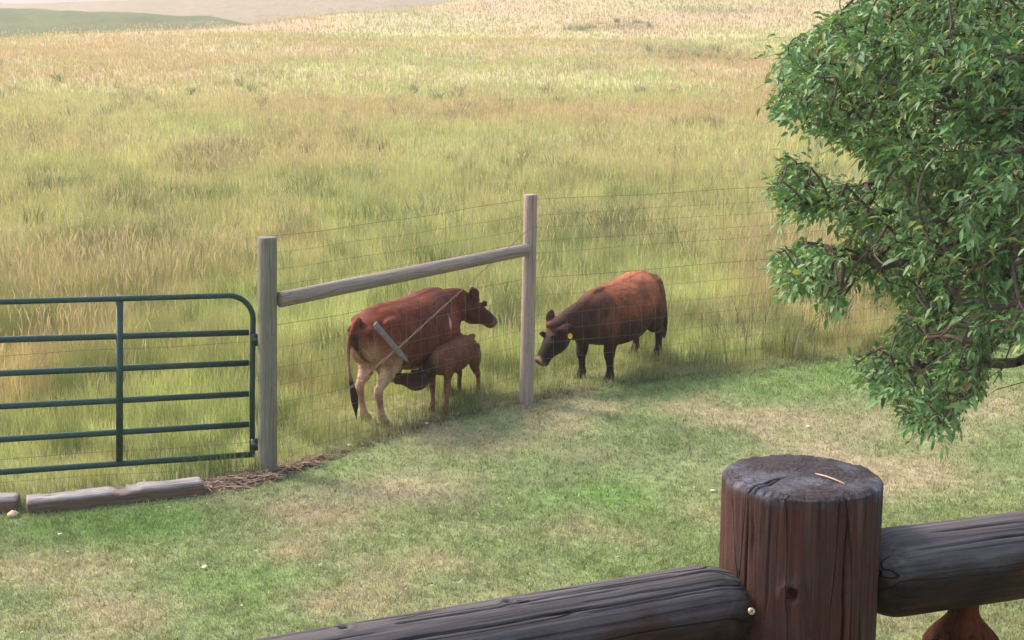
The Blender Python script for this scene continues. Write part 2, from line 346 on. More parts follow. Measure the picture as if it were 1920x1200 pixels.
for (cnt, y0, y1, w, seedf) in ((300000, 7.5, 15, 0.0048, .10), (250000, 15, 22, 0.007, .16), (180000, 22, 34, 0.011, .20), (130000, 34, 55, 0.020, .22), (100000, 55, 90, 0.04, .2), (60000, 90, 150, 0.08, .2)):
    x, y = scatter(cnt, y0, y1, .47, 2.6 if y0 < 30 else 4)
    b = behind(x, y) + 0.16 * (fbm(x / .25, y / .25, 3) - 0.5)
    k = (b > 0.02) & (RNG.random(cnt) < 0.35 + 1.3 * fbm(x / (w * 30), y / (w * 30) + 9, 2)); x, y, b = x[k], y[k], b[k]; n = len(x)
    tr = in_animals(x, y)
    clump = fbm(x / 0.45 + 9, y / 0.45, 3)
    hh = (0.10 + 0.24 * sstep(0.0, 3.2, b)) * (0.55 + 0.9 * clump) * (1 - 0.55 * tr * (1 - .5 * (b < .25)))
    hh += (0.06 + 0.26 * sstep(0.2, 1.6, x)) * np.exp(-((b - 0.30) / 0.25) ** 2) * sstep(.35, .65, clump) * (1 - .6 * tr)
    hh *= 0.9 + 0.9 * np.clip(blobs(x, y, M_DARK), 0, 1) * .5
    H = hh * (0.6 + 0.8 * RNG.random(n)) * (1 - 0.35 * sstep(30, 80, y))
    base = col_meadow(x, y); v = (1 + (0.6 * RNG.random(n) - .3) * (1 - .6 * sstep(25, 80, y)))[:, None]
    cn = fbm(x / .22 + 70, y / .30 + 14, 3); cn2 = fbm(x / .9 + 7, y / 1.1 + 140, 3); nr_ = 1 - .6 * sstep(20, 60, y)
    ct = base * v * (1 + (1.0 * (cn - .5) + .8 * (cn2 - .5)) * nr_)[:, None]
    wd = sstep(.58, .68, fbm(x / .5 + 33, y / .6 + 90, 3)) * (y < 32); ct = ct + (np.array([.13, .175, .07]) - ct) * (.7 * wd)[:, None]
    tw = sstep(.56, .68, fbm(x / .7 + 3, y / .7 + 190, 3)) * (y < 40); ct = ct + (np.array([.46, .38, .24]) - ct) * (.5 * tw)[:, None]; H = H * (1 + .35 * wd)
    dry = RNG.random(n) < seedf
    dryc = np.array([0.42, 0.36, 0.21]) * (0.75 + 0.5 * RNG.random(n))[:, None]
    ct = np.where(dry[:, None], ct * .5 + dryc * .5, ct * np.array([1, 1.06, .95]))
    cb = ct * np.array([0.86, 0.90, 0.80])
    H = np.where((b < .5), np.maximum(H, .03), H); P = np.c_[x, y, gz(x, y) - 0.01]
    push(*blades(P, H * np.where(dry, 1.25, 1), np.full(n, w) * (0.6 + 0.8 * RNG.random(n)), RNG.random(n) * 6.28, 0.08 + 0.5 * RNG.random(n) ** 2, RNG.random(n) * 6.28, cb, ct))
o = np_mesh('meadow_grass', np.concatenate(VS), np.concatenate(QS), np.concatenate(CS), G_MAT, None, True, np.concatenate(TS))
tag(o, 'tall yellow-green meadow grass covering the field beyond the fence', 'grass', kind='stuff')
# seed-bearing stalks: thin stem with a spindle-shaped head
VS, QS, TS, CS = [], [], [], []; nn = 0
for (cnt, y0, y1, w) in ((16000, 11.0, 17, 0.0075), (32000, 17, 28, 0.010), (32000, 28, 45, 0.018), (24000, 45, 75, 0.034), (14000, 75, 130, 0.06)):
    x, y = scatter(cnt, y0, y1); b = behind(x, y); pk = np.clip(blobs(x, y, M_PINK) + sstep(0.5, 0.72, fbm(x / 5.5 + 3, y / 9 + 2, 4)) * 0.6, 0, 1)
    cl_ = sstep(.45, .68, fbm(x / 1.3 + 80, y / 1.3 + 8, 3)); k = (b > 0.7) & (RNG.random(cnt) < 0.04 + 0.5 * cl_ + 0.6 * pk * (.3 + cl_)) & (in_animals(x, y) < 0.3); x, y, b, pk = x[k], y[k], b[k], pk[k]; n = len(x)
    H = (0.34 + 0.30 * sstep(0.5, 4, b)) * (0.75 + 0.5 * RNG.random(n)); ld = RNG.random(n) * 6.28; lean = 0.03 + 0.28 * RNG.random(n) ** 1.5
    H = H * (1 - 0.3 * sstep(30, 80, y)); P = np.c_[x, y, gz(x, y)]; yaw = RNG.random(n) * 6.28
    c = ((PINK * 0.5 + TAN * 0.5) * .55 + col_meadow(x, y) * .45) * (0.8 + 0.35 * RNG.random(n))[:, None]
    V, Q, T, C = blades(P, H, np.full(n, w * 0.35), yaw, lean, ld, c * .6, c); push(V, Q, T, C)
    tip = V.reshape(-1, 5, 3)[:, 4]; hl = 0.10 + 0.06 * RNG.random(n)
    L = np.c_[np.cos(ld) * lean, np.sin(ld) * lean, np.ones(n)]; s = np.c_[np.cos(yaw), np.sin(yaw), np.zeros(n)] * w * 0.7
    B = tip - L * 0.02
    V = np.stack([B - s * .3, B + s * .3, B + L * (hl * .45)[:, None] + s, B + L * (hl * .45)[:, None] - s, B + L * hl[:, None] + np.c_[np.cos(ld), np.sin(ld), 0 * ld] * .03], 1).reshape(-1, 3)
    kk = np.arange(n)[:, None] * 5; push(V, kk + np.array([[0, 1, 2, 3]]), kk + np.array([[3, 2, 4]]), np.repeat(c, 5, 0))
o = np_mesh('grass_seed_heads', np.concatenate(VS), np.concatenate(QS), np.concatenate(CS), G_MAT, None, True, np.concatenate(TS))
tag(o, 'pinkish tan seed heads standing above the meadow grass', 'grass', kind='stuff')
# mown lawn
VS, QS, TS, CS = [], [], [], []; nn = 0
for (cnt, y0, y1, w) in ((270000, 5.0, 9.5, 0.0045), (190000, 9.5, 14.5, 0.006), (18000, 14.5, 17, .008)):
    x, y = scatter(cnt, y0, y1, 0.45, 2.0); b = behind(x, y) + 0.14 * (fbm(x / .2 + 3, y / .2, 3) - 0.5)
    cov = fbm(x / .07, y / .07 + 4, 2)
    k = (b < 0.05) & (RNG.random(cnt) < 0.3 + 1.2 * cov); x, y, b, cov = x[k], y[k], b[k], cov[k]; n = len(x)
    tuft = fbm(x / 0.16 + 2, y / 0.16, 3)
    H = (0.016 + 0.035 * tuft) * (0.6 + 0.8 * RNG.random(n)) + 0.05 * np.exp(-np.abs(b) / 0.08) * RNG.random(n)
    c = col_lawn(x, y) * (0.72 + 0.6 * RNG.random(n))[:, None]
    dry = RNG.random(n) < 0.10; c = np.where(dry[:, None], LT * (.8 + .4 * RNG.random(n))[:, None], c)
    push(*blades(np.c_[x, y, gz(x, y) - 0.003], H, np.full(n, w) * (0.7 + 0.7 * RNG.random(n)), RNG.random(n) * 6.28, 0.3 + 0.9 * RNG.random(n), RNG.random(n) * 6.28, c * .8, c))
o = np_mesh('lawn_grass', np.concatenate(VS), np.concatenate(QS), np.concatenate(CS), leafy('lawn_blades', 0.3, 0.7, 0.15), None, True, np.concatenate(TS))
tag(o, 'short mown green lawn with straw coloured dry patches', 'grass', kind='stuff')
# wiry weeds standing in clumps in the meadow
VS, QS, TS, CS = [], [], [], []; nn = 0
rw = np.random.default_rng(77); cl = []
for px, py, k in ((1185, 450, 16), (1215, 480, 8), (210, 500, 12), (240, 400, 10), (430, 300, 8), (90, 490, 6), (1340, 110, 10), (1290, 100, 8), (1160, 50, 8), (1560, 640, 5), (1420, 660, 4), (760, 420, 4), (560, 380, 4), (130, 360, 5)):
    gx, gy, _ = ground_at(px, py)
    for _ in range(k): cl.append((gx + rw.normal(0, .25 + gy * .012), gy + rw.normal(0, .4 + gy * .02)))
for _ in range(160):
    yy = math.sqrt(rw.uniform(13.5 ** 2, 60 ** 2)); cl.append((rw.uniform(-.45, .45) * yy, yy))
for cx, cy in cl:
    if behind(np.array([cx]), np.array([cy]))[0] < .5: continue
    n = int(rw.integers(30, 70)); r = rw.uniform(.05, .22); x = cx + rw.normal(0, r, n); y = cy + rw.normal(0, r, n); an = np.arctan2(y - cy, x - cx)
    H = rw.uniform(.25, .55) * (0.5 + .7 * rw.random(n)); g = rw.random(); c = (np.array([.13, .155, .085]) * (1 - g) + np.array([.27, .235, .17]) * g) * (.6 + .8 * rw.random(n))[:, None] * (1 + .9 * min(1, max(0, cy - 25) / 40))
    push(*blades(np.c_[x, y, gz(x, y)], H, np.full(n, max(.006, cy * .0007)) * (.6 + rw.random(n)), rw.random(n) * 6.28, .1 + .7 * rw.random(n), an + rw.normal(0, .6, n), c * .8, c))
o = np_mesh('meadow_weeds', np.concatenate(VS), np.concatenate(QS), np.concatenate(CS), G_MAT, None, True, np.concatenate(TS))
tag(o, 'wiry grey-green weeds scattered through the meadow', 'weeds', kind='stuff')
# straw, bark and dead stems lying along the fence foot
VS, QS, TS, CS = [], [], [], []; nn = 0
def litter(n, fx, rx, ry, c0, c1, hl):
    t = RNG.random(n); x = fx[0] + (fx[1] - fx[0]) * t + RNG.normal(0, rx, n); y = np.interp(x, _bx, _by) + RNG.normal(0.0, ry, n)
    c = np.array(c0) + (np.array(c1) - np.array(c0)) * RNG.random(n)[:, None]
    yw = RNG.normal(0.5, 0.8, n); L = hl * (0.4 + RNG.random(n)); d = np.c_[np.cos(yw), np.sin(yw), RNG.normal(0, .12, n)] * L[:, None]
    s = np.c_[-np.sin(yw), np.cos(yw), np.zeros(n)] * (0.003 + 0.006 * RNG.random(n))[:, None]
    P = np.c_[x, y, gz(x, y) + 0.008 + 0.03 * RNG.random(n)]
    V = np.stack([P - s, P + s, P + d * .6 + s, P + d * .6 - s, P + d], 1).reshape(-1, 3); k = np.arange(n)[:, None] * 5
    push(V, k + np.array([[0, 1, 2, 3]]), k + np.array([[3, 2, 4]]), np.repeat(c, 5, 0))
x380 = ground_at(385, 915)[0]; x600 = ground_at(600, 862)[0]; x990 = ground_at(990, 752)[0]
litter(1000, (x380, -1.75), 0.05, 0.10, (0.15, 0.095, 0.07), (0.42, 0.30, 0.23), 0.10)
litter(220, (-1.8, x600), 0.05, 0.06, (0.10, 0.06, 0.045), (0.34, 0.22, 0.17), 0.08)
litter(260, (x600, x990 + .5), 0.05, 0.06, (0.09, 0.06, 0.045), (0.26, 0.19, 0.13), 0.06)
litter(200, (x990, 4.0), 0.05, 0.06, (0.08, 0.055, 0.04), (0.30, 0.22, 0.15), 0.07)
rw = np.random.default_rng(5)
for k in range(900):
    yy = math.sqrt(rw.uniform(6 ** 2, 14 ** 2)); xx = rw.uniform(-.43, .43) * yy
    if behind(np.array([xx]), np.array([yy]))[0] > -.1: continue
    n = 1; a = rw.uniform(0, 3.1); L = rw.uniform(.02, .07); w_ = rw.uniform(.0012, .0035) if k % 6 else .007; L = L if k % 6 else .018; P = np.array([xx, yy, gz1(xx, yy) + rw.uniform(.012, .03)]); d = np.array([math.cos(a), math.sin(a), rw.normal(0, .15)]) * L; s_ = np.array([-math.sin(a), math.cos(a), 0]) * w_
    c = np.array([.52, .44, .30]) * rw.uniform(.5, 1.15) if k % 5 else np.array([.16, .10, .06])
    push(np.array([P - s_, P + s_, P + d * .6 + s_, P + d * .6 - s_, P + d]), np.array([[0, 1, 2, 3]]), np.array([[3, 2, 4]]), np.repeat(c[None], 5, 0))
o = np_mesh('dry_litter', np.concatenate(VS), np.concatenate(QS), np.concatenate(CS), leafy('straw_litter', 0.1, 0.9, 0.1), None, True, np.concatenate(TS))
tag(o, 'reddish straw and bark litter along the foot of the fence', 'litter', kind='stuff')

# ------------------------------------------------------------------ logs
def log_mesh(name, A, B, rfun, mat, parent, seg=96, nl=90, seed=0.0, rough=0.02, grooves=(), dome=0.012, round_ends=0.006, knots=()):
    """round log from A to B; local X runs along it in its own object frame"""
    A, B = Vector(A), Vector(B); Ln = (B - A).length; ax = (B - A).normalized()
    s = np.linspace(0, 1, nl); th = np.linspace(0, 2 * np.pi, seg, endpoint=False)
    Sg, Th = np.meshgrid(s, th, indexing='ij'); R = np.vectorize(rfun)(Sg)
    per = np.cos(Th), np.sin(Th)
    n = fbm(per[0] * 1.3 + 10 + seed, per[1] * 1.3 + Sg * Ln * 2.0 + seed, 3) - 0.5
    n2 = fbm(Th * 9 + seed + 10 * 0, Sg * Ln * 3 + seed, 3) - 0.5
    wrap = np.minimum(Th, 2 * np.pi - Th); n2 = n2 * np.clip(wrap / 0.3, 0, 1)
    R = R * (1 + rough * 2 * n + rough * 0.8 * n2)
    for (t0, s0, s1, wdt, dep) in grooves:
        wob = 0.02 * (fbm(Sg * Ln * 9 + t0 * 5, Sg * 0 + t0, 3) - 0.5) * 4
        d = np.abs((Th - t0 - wob + np.pi) % (2 * np.pi) - np.pi)
        amt = sstep(s0 - 0.002, s0 + 0.02, Sg) * sstep(s1 + 0.002, s1 - 0.05, Sg)
        R = R - dep * np.exp(-(d / wdt) ** 2) * amt
    for (t0, s0, rad, dep) in knots:
        d = np.sqrt((((Th - t0 + np.pi) % (2 * np.pi) - np.pi) * rfun(s0)) ** 2 + ((Sg - s0) * Ln) ** 2)
        R = R + 0.35 * dep * np.exp(-((d - rad * 1.5) / (rad * .6)) ** 2) - dep * sstep(rad * 1.0, rad * 0.55, d)
    V = np.stack([Sg * Ln, R * np.cos(Th), R * np.sin(Th)], -1).reshape(-1, 3)
    i = np.arange(nl - 1)[:, None] * seg; j = np.arange(seg)[None]; j2 = (j + 1) % seg
    Fq = np.stack([i + j, i + j2, i + seg + j2, i + seg + j], -1).reshape(-1, 4)[:, ::-1]
    # end caps as rings
    rings = []
    Vn = [V]; cnt = len(V); Ft = []; Fc = [Fq]
    for end, sg in ((0, -1), (nl - 1, 1)):
        base = V[end * seg:(end + 1) * seg]; prev = np.arange(end * seg, (end + 1) * seg)
        for f in (0.985, 0.94, 0.85, 0.7, 0.5, 0.3, 0.12):
            x = base[:, 0] + sg * (dome * (1 - f ** 2) + round_ends * (1 - max(0, (f - 0.9) / 0.1) ** 2))
            rr = np.c_[base[:, 1] * f, base[:, 2] * f]
            x = x + 0.006 * (rfun(end / (nl - 1)) / .1) * (fbm(rr[:, 0] * 60 + 5 + seed, rr[:, 1] * 60 + 9, 3) - .5)
            for (t0, g0, g1, wdt, dep) in grooves:
                if (sg < 0 and g0 <= 0.0) or (sg > 0 and g1 >= 1.0):
                    d = np.abs((th - t0 + np.pi) % (2 * np.pi) - np.pi) * f * 2.2; x = x - sg * dep * (.9 if dep > .0085 else .5) * np.exp(-(d / (wdt + .012)) ** 2) * sstep(*((.25, .6) if dep > .0085 else (.86, .97)), np.full(seg, f))
            ring = np.c_[x, rr]; Vn.append(ring); cur = np.arange(cnt, cnt + seg); cnt += seg
            q = np.stack([prev, np.roll(prev, -1), np.roll(cur, -1), cur], -1); Fc.append(q if sg < 0 else q[:, ::-1]); prev = cur
        Vn.append(np.array([[base[:, 0].mean() + sg * (dome + round_ends), 0, 0]]))
        for k in range(seg):
            tri = (prev[k], prev[(k + 1) % seg], cnt); Ft.append(tri if sg < 0 else tri[::-1])
        cnt += 1
    V = np.concatenate(Vn); Fq = np.concatenate(Fc)
    o = np_mesh(name, V, Fq[:, ::-1], None, mat, parent, True, np.array(Ft)[:, ::-1])
    up = Vector((0, 0, 1)) if abs(ax.z) < 0.95 else Vector((0, -1, 0))
    yv = up.cross(ax).normalized(); zv = ax.cross(yv)
    M = Matrix((ax, yv, zv)).transposed().to_4x4(); M.translation = A
    if parent is not None:
        M = parent.matrix_world.inverted() @ M
    o.matrix_local = M
    return o

# ------------------------------------------------------------------ wire fence
P1 = Vector((atY(500, 892, 10.33).x, 10.33, gz1(-1.9, 10.33))); P2 = Vector((atY(986, 752, 12.04).x, 12.04, gz1(.12, 12.04)))
P1t = atY(501, 446, 10.33); P2t = atY(995, 366, 12.04)
m_post1 = wood('weathered_post_green', (0.165, 0.150, 0.110), (0.26, 0.23, 0.17), (0.155, 0.16, 0.12), 0, 0.8, crack=0.7, rough=0.9, fib=.6, gs=0.6, dark=(.06, .05, .04))
m_post2 = wood('weathered_post_pink', (0.30, 0.215, 0.18), (0.42, 0.31, 0.26), (0.29, 0.235, 0.21), 0, 0.6, crack=0.55, rough=0.9, fib=.6, gs=0.6, dark=(.08, .06, .05))
m_rail = wood('weathered_rail', (0.20, 0.155, 0.125), (0.36, 0.285, 0.235), (0.23, 0.20, 0.175), 0, 0.6, crack=0.6, rough=0.9, fib=.6, gs=0.6, dark=(.07, .05, .04))
m_wire = NT('galvanised_wire'); m_wire.bsdf((0.16, 0.13, 0.10), 0.5, metal=0.6); m_wire = m_wire.m
m_stick = wood('grey_stick', (0.15, 0.142, 0.135), (0.27, 0.25, 0.235), (0.20, 0.19, 0.18), 0, 0.6, crack=0.3, rough=0.9)
fence = empty('wire_fence', (P1.x, P1.y, P1.z), 0, 'woven wire field fence with two weathered log posts and a slanting brace rail', 'fence')
log_mesh('post', (P1.x, P1.y, P1.z - .3), P1t, lambda s: 0.0735 - 0.002 * s, m_post1, fence, seed=1, nl=60, seg=64, grooves=((4.2, .3, 1.0, .04, .010), (3.6, .5, .9, .04, .007)), knots=((4.4, .86, .016, .010), (3.5, .5, .01, .004), (4.6, .36, .01, .004)), dome=.004)
log_mesh('post', (P2.x, P2.y, P2.z - .3), P2t, lambda s: 0.066 - 0.008 * s, m_post2, fence, seed=4, nl=60, seg=64, grooves=((4.9, .5, 1.0, .05, .010),), dome=.004)
Q1 = atY(524, 562, 10.36); Q2 = atY(988, 468, 11.97)
log_mesh('brace_rail', Q1, Q2, lambda s: 0.060 - 0.006 * s, m_rail, fence, seed=8, nl=80, seg=48, grooves=((1.2, .1, .6, .04, .004), (3.9, .3, .95, .04, .004)), knots=((2.0, .1, .01, .004), (4.4, .42, .01, .004), (2.5, .62, .01, .004)), dome=.003)
# wires: heights measured up the second post
wy = [375, 404, 431, 457, 478, 526, 560, 595, 623, 652, 680, 708, 733]
hts = [atY(986, y, 12.04).z - P2.z for y in wy]
E3 = Vector((atY(1790, 600, 14.3).x, 14.3, 0)); E3.z = gz1(E3.x, E3.y); E4 = E3 + Vector((2.6, 1.2, 0)); E4.z = gz1(E4.x, E4.y)
def span(name, A, B, stay_up, stay_lo, sag=0.012, rad=0.0015, off=0.06, y_end=None):
    mb = MB(); rr = np.random.default_rng(len(name) + int(A.x * 10) + 50)
    d = (B - A); perp = Vector((-d.y, d.x, 0)).normalized() * off; n = 24; lines = []
    for i, h in enumerate(hts):
        ts = np.linspace(0, 1, n); j1, j2 = rr.normal(0, .006, 2); ph = rr.random() * 6
        pts = [A + d * t + perp + Vector((0, 0, h + j1 * (1 - t) + j2 * t - sag * 4 * t * (1 - t) * (1.5 if i in (0,) else 1) + 0.004 * math.sin(t * 17 + ph))) for t in ts]
        lines.append(pts); mb.tube(pts, rad * (1.35 if i in (0, 5) else 0.9), 5, False)
    L = d.length
    for (i0, i1, sp) in ((0, 5, stay_up), (5, len(hts) - 1, stay_lo)):
        for k in range(1, int(L / sp)):
            t = k * sp / L + rr.normal(0, .002); q = t * (n - 1); a = int(q); f = q - a
            if a >= n - 1: continue
            pts = [lines[i][a].lerp(lines[i][a + 1], f) + Vector((rr.normal(0, .004), 0, 0)) for i in range(i0, i1 + 1)]
            mb.tube(pts, rad * 0.75, 4, False)
    return mb.build(name, m_wire, fence)
span('wire_mesh', P1, P2, 0.30, 0.155); span('wire_mesh', P2, E3, 0.30, 0.155); span('wire_mesh', E3, E4, 0.30, 0.155)
for E in (E3, E4):
    log_mesh('post', (E.x, E.y, E.z - .3), (E.x + .02, E.y, E.z + 1.85), lambda s: 0.062 - 0.006 * s, m_post2, fence, seed=14, nl=30, seg=32, dome=.004)
# low strands that carry on behind the gate
mb = MB()
for (yl, yr, xr) in ((862, 829, 470), (905, 872, 478), (928, 893, 482), (668, 640, 476)):
    a = atY(0, yl, 9.85); b = atY(xr, yr, 10.38); e = a + (a - b) * 1.0
    mb.tube([e, a, a.lerp(b, .33) + Vector((0, 0, .008)), a.lerp(b, .66) - Vector((0, 0, .006)), b], 0.0017, 5, False)
mb.build('wire_strand', m_wire, fence)
# twisted brace wire and the twist stick
mb = MB(); pa, pm, pb = atY(984, 425, 12.0), atY(737, 650, 11.05), atY(516, 832, 10.38)
off = Vector((0.05, -0.05, 0))
for ph in (0, math.pi):
    pts = []
    for t in np.linspace(0, 1, 140):
        p = pa.lerp(pm, t * 2) if t < .5 else pm.lerp(pb, (t - .5) * 2)
        r = 0.009 * min(1, 6 * abs(t - .0) + .2) * (0.5 + 0.5 * math.sin(t * math.pi))
        pts.append(p + off + Vector((0.4 * math.cos(t * 70 + ph), 0, math.sin(t * 70 + ph))) * r)
    mb.tube(pts, 0.0017, 5, False)
mb.build('brace_wire', m_wire, fence)
s0, s1 = atY(703, 607, 10.93) , atY(765, 679, 11.12); mb = MB()
sdv = (s1 - s0); R_ = np.array(Matrix((sdv.normalized(), Vector((0, 0, 1)).cross(sdv.normalized()).cross(sdv.normalized()).normalized(), Vector((0, 0, 1)).cross(sdv.normalized()).normalized())).transposed())
n = 10; V = []
for k in range(n):
    t = k / (n - 1); w = 0.021 * (1 if t < .8 else (1 - (t - .8) / .2 * .8)) * (1 + .06 * math.sin(t * 30)); h = 0.008
    for (a, b) in ((-w, -h), (w, -h), (w, h), (-w, h)): V.append(np.array(s0 + sdv * t) + R_ @ np.array((0, a, b)))
Fq = [(k * 4 + j, k * 4 + (j + 1) % 4, k * 4 + 4 + (j + 1) % 4, k * 4 + 4 + j) for k in range(n - 1) for j in range(4)] + [(3, 2, 1, 0), (n * 4 - 4, n * 4 - 3, n * 4 - 2, n * 4 - 1)]
mb.add(V, Fq); mb.build('twist_stick', m_stick, fence, smooth=False)

# ------------------------------------------------------------------ gate
t = NT('green_gate_paint'); v = t.coord('Object'); n1 = t.noise(v, 14, 5, .7); n2 = t.noise(v, 90, 3, .6)
cc = t.mix(t.ramp(n1, [(0.4, (0, 0, 0)), (0.75, (1, 1, 1))]), (0.005, 0.036, 0.024), (0.012, 0.060, 0.042))
t.bsdf(t.mix(t.ramp(t.noise(v, 45, 4, .8), [(.62, (0, 0, 0)), (.72, (.8,) * 3)]), cc, (.10, .085, .06)), t.ramp(n2, [(0.3, (.4,) * 3), (0.7, (.65,) * 3)]), t.bump(n2, .1, .002), 0.5); m_gate = t.m
YL, YR = 9.68, 10.36
def gp(px, yl, yr):            # point on the gate plane at picture column px
    a = atY(0, yl, YL); b = atY(473, yr, YR); 
    # intersect the column with the gate line
    lo, hi = -2.5, 1.3
    for _ in range(40):
        m = (lo + hi) / 2; p = a.lerp(b, m)
        if project(np.array(p))[0] < px: lo = m
        else: hi = m
    return a.lerp(b, lo)
bars = [(566, 553), (637, 623), (700, 680), (762, 738), (824, 795), (885, 852)]
gate = empty('field_gate', tuple(gp(473, 885, 852)), 0, 'dark green tubular steel field gate with six bars and a rounded corner', 'gate')
LEFT = -880
top = [gp(LEFT, *bars[0]), gp(0, *bars[0]), gp(225, *bars[0]), gp(428, *bars[0])]
c0 = gp(428, *bars[0]); e = gp(473, *bars[0]); cr = (e - c0); corner = []
for k in range(1, 10):
    a = k / 9 * math.pi / 2; corner.append(c0 + cr * math.sin(a) + Vector((0, 0, -cr.length * (1 - math.cos(a)))))
mb = MB(); mb.tube([top[0].lerp(top[3], q) for q in np.linspace(0, 1, 8)] + corner + [gp(473, 720, 720 - 10), gp(473, *bars[5])], 0.0215, 12); mb.build('outer_tube', m_gate, gate)
for yb in bars[1:]:
    mb = MB(); mb.tube([gp(q, *yb) for q in (LEFT, 0, 225, 466 if yb is not bars[5] else 476)], 0.024, 12); mb.build('bar', m_gate, gate)
for q in (225, LEFT + 4, -330):
    mb = MB(); a = gp(q, *bars[0]); b = gp(q, *bars[5]); fw = Vector((0.0, -0.012, 0)); mb.tube([a + fw + Vector((0, 0, -.02)), b + fw + Vector((0, 0, .02))], 0.026, 12); mb.build('upright', m_gate, gate)
for hy in (637, 833):
    mb = MB(); a = atY(478, hy, 10.35); mb.tube([a + Vector((-.03, 0, 0)), a + Vector((.055, 0, 0))], 0.016, 10); mb.tube([a + Vector((-.004, 0, -.045)), a + Vector((-.004, 0, .045))], 0.027, 12)
    mb.tube([a + Vector((.03, -.0, -.03)), a + Vector((.03, 0, .035))], 0.013, 10); mb.box(a + Vector((.008, -.02, 0)), (.028, .012, .02)); mb.build('hinge', m_gate, gate)

# ------------------------------------------------------------------ timber sleepers at the gate threshold
def sleeper(pa, pb, label, seed, hx=.085, hz=.072):
    A = Vector(ground_at(*pa)); B = Vector(ground_at(*pb)); d = (B - A).normalized(); L = (B - A).length
    o = empty('timber_sleeper', tuple(A), 0, label, 'timber', 'timbers lying below the gate')
    ny, nx_ = 28, 70; prof = []
    for k in range(ny):                       # rounded square profile
        a = 2 * math.pi * k / ny; c, s = math.cos(a), math.sin(a); q = (abs(c) ** 9 + abs(s) ** 9) ** (-1 / 9); prof.append((c * q * hx, s * q * hz))
    prof = np.array(prof); V = []
    for i in range(nx_):
        t = i / (nx_ - 1); x = t * L; sc = 1 - (0.12 if i in (0, nx_ - 1) else 0)
        n = fbm(prof[:, 0] * 30 + seed + 5, prof[:, 1] * 30 + x * 5 + seed, 3) - .5
        chip = (0.022 * math.exp(-((x - L * .52) / .045) ** 2) + 0.012 * float(sstep(.5, .8, fbm(np.array([x * 7 + seed]), np.array([1.0]), 2))[0])) * (prof[:, 1] > .04)
        V.append(np.c_[np.full(ny, x + (0.01 if i == 0 else 0)), prof[:, 0] * sc * (1 + .22 * n), prof[:, 1] * sc * (1 + .22 * n) - chip])
    V = np.concatenate(V); i = np.arange(nx_ - 1)[:, None] * ny; j = np.arange(ny)[None]; j2 = (j + 1) % ny
    Fq = np.stack([i + j, i + j2, i + ny + j2, i + ny + j], -1).reshape(-1, 4)
    V = np.concatenate([V, [[0, 0, 0], [L, 0, 0]]]); c1 = len(V) - 2; Ft = [(c1, (k + 1) % ny, k) for k in range(ny)] + [(c1 + 1, (nx_ - 1) * ny + k, (nx_ - 1) * ny + (k + 1) % ny) for k in range(ny)]
    m = wood('old_timber_%d' % seed, (0.10, 0.062, 0.040), (0.18, 0.115, 0.075), (0.12, 0.085, 0.06), 0, .5, grey_top=(.040, .062, .03, (0.24, 0.20, 0.18), (0.42, 0.38, 0.36)), crack=.9, rough=.95, gs=.7)
    ob = np_mesh('weathered_beam', V, Fq, None, m, o, True, Ft)
    yv = Vector((0, 0, 1)).cross(d).normalized(); M = Matrix((d, yv, d.cross(yv))).transposed().to_4x4(); M.translation = Vector((0, 0, hz * .5)) + yv * hx; ob.matrix_local = M
sleeper((50, 968), (383, 930), 'long split timber beam lying on the grass below the green gate', 3)
sleeper((-420, 985), (32, 962), 'timber beam running out of the picture beside the pale stone', 5)

# ------------------------------------------------------------------ stones
def stone(px, py, r, col, label, name='stone', cat='stone', sq=(1, .8, .5)):
    x, y, z = ground_at(px, py); lat, lon = 9, 14; V = []
    for i in range(lat + 1):
        for j in range(lon):
            a = math.pi * i / lat; b = 2 * math.pi * j / lon
            p = np.array((math.sin(a) * math.cos(b), math.sin(a) * math.sin(b), math.cos(a)))
            k = 0.75 + .55 * float(fbm(np.array([p[0] * 1.6 + px]), np.array([p[1] * 1.6 + p[2] * 2]), 2)[0]); V.append(p * r * k * np.array(sq))
    Fq = [(i * lon + j, (i + 1) * lon + j, (i + 1) * lon + (j + 1) % lon, i * lon + (j + 1) % lon) for i in range(lat) for j in range(lon)]
    t = NT(name + '_surface'); n = t.noise(t.coord('Object'), 70, 4, .7); t.bsdf(t.mix(n, np.array(col) * .75, np.array(col)), .85, t.bump(n, .5, .004))
    o = np_mesh(name, V, Fq, None, t.m); o.location = (x, y, z + r * sq[2] * .7 + .006); o.rotation_euler = (0, 0, px * .7)
    return tag(o, label, cat)
stone(25, 970, .045, (.62, .42, .24), 'pale orange stone on the lawn at the end of the short timber')
stone(384, 1068, .022, (.80, .60, .36), 'small yellowish stone alone on the greenest lower lawn')
stone(113, 1005, .016, (.75, .62, .42), 'tiny pale chip on vivid grass below the long timber')
stone(1515, 803, .018, (.85, .82, .72), 'small white stone on the dry patch above the railing post')
stone(1337, 923, .018, (.82, .72, .50), 'small cream chip just left of the railing post top')
stone(402, 866 - 0, .0, (.8, .8, .8), 'x') if False else None
stone(655, 838, .018, (.75, .72, .68), 'small pale stone at the lawn edge near the standing cow')
stone(800, 797, .020, (.70, .62, .52), 'pale stone in the soil below the calf')

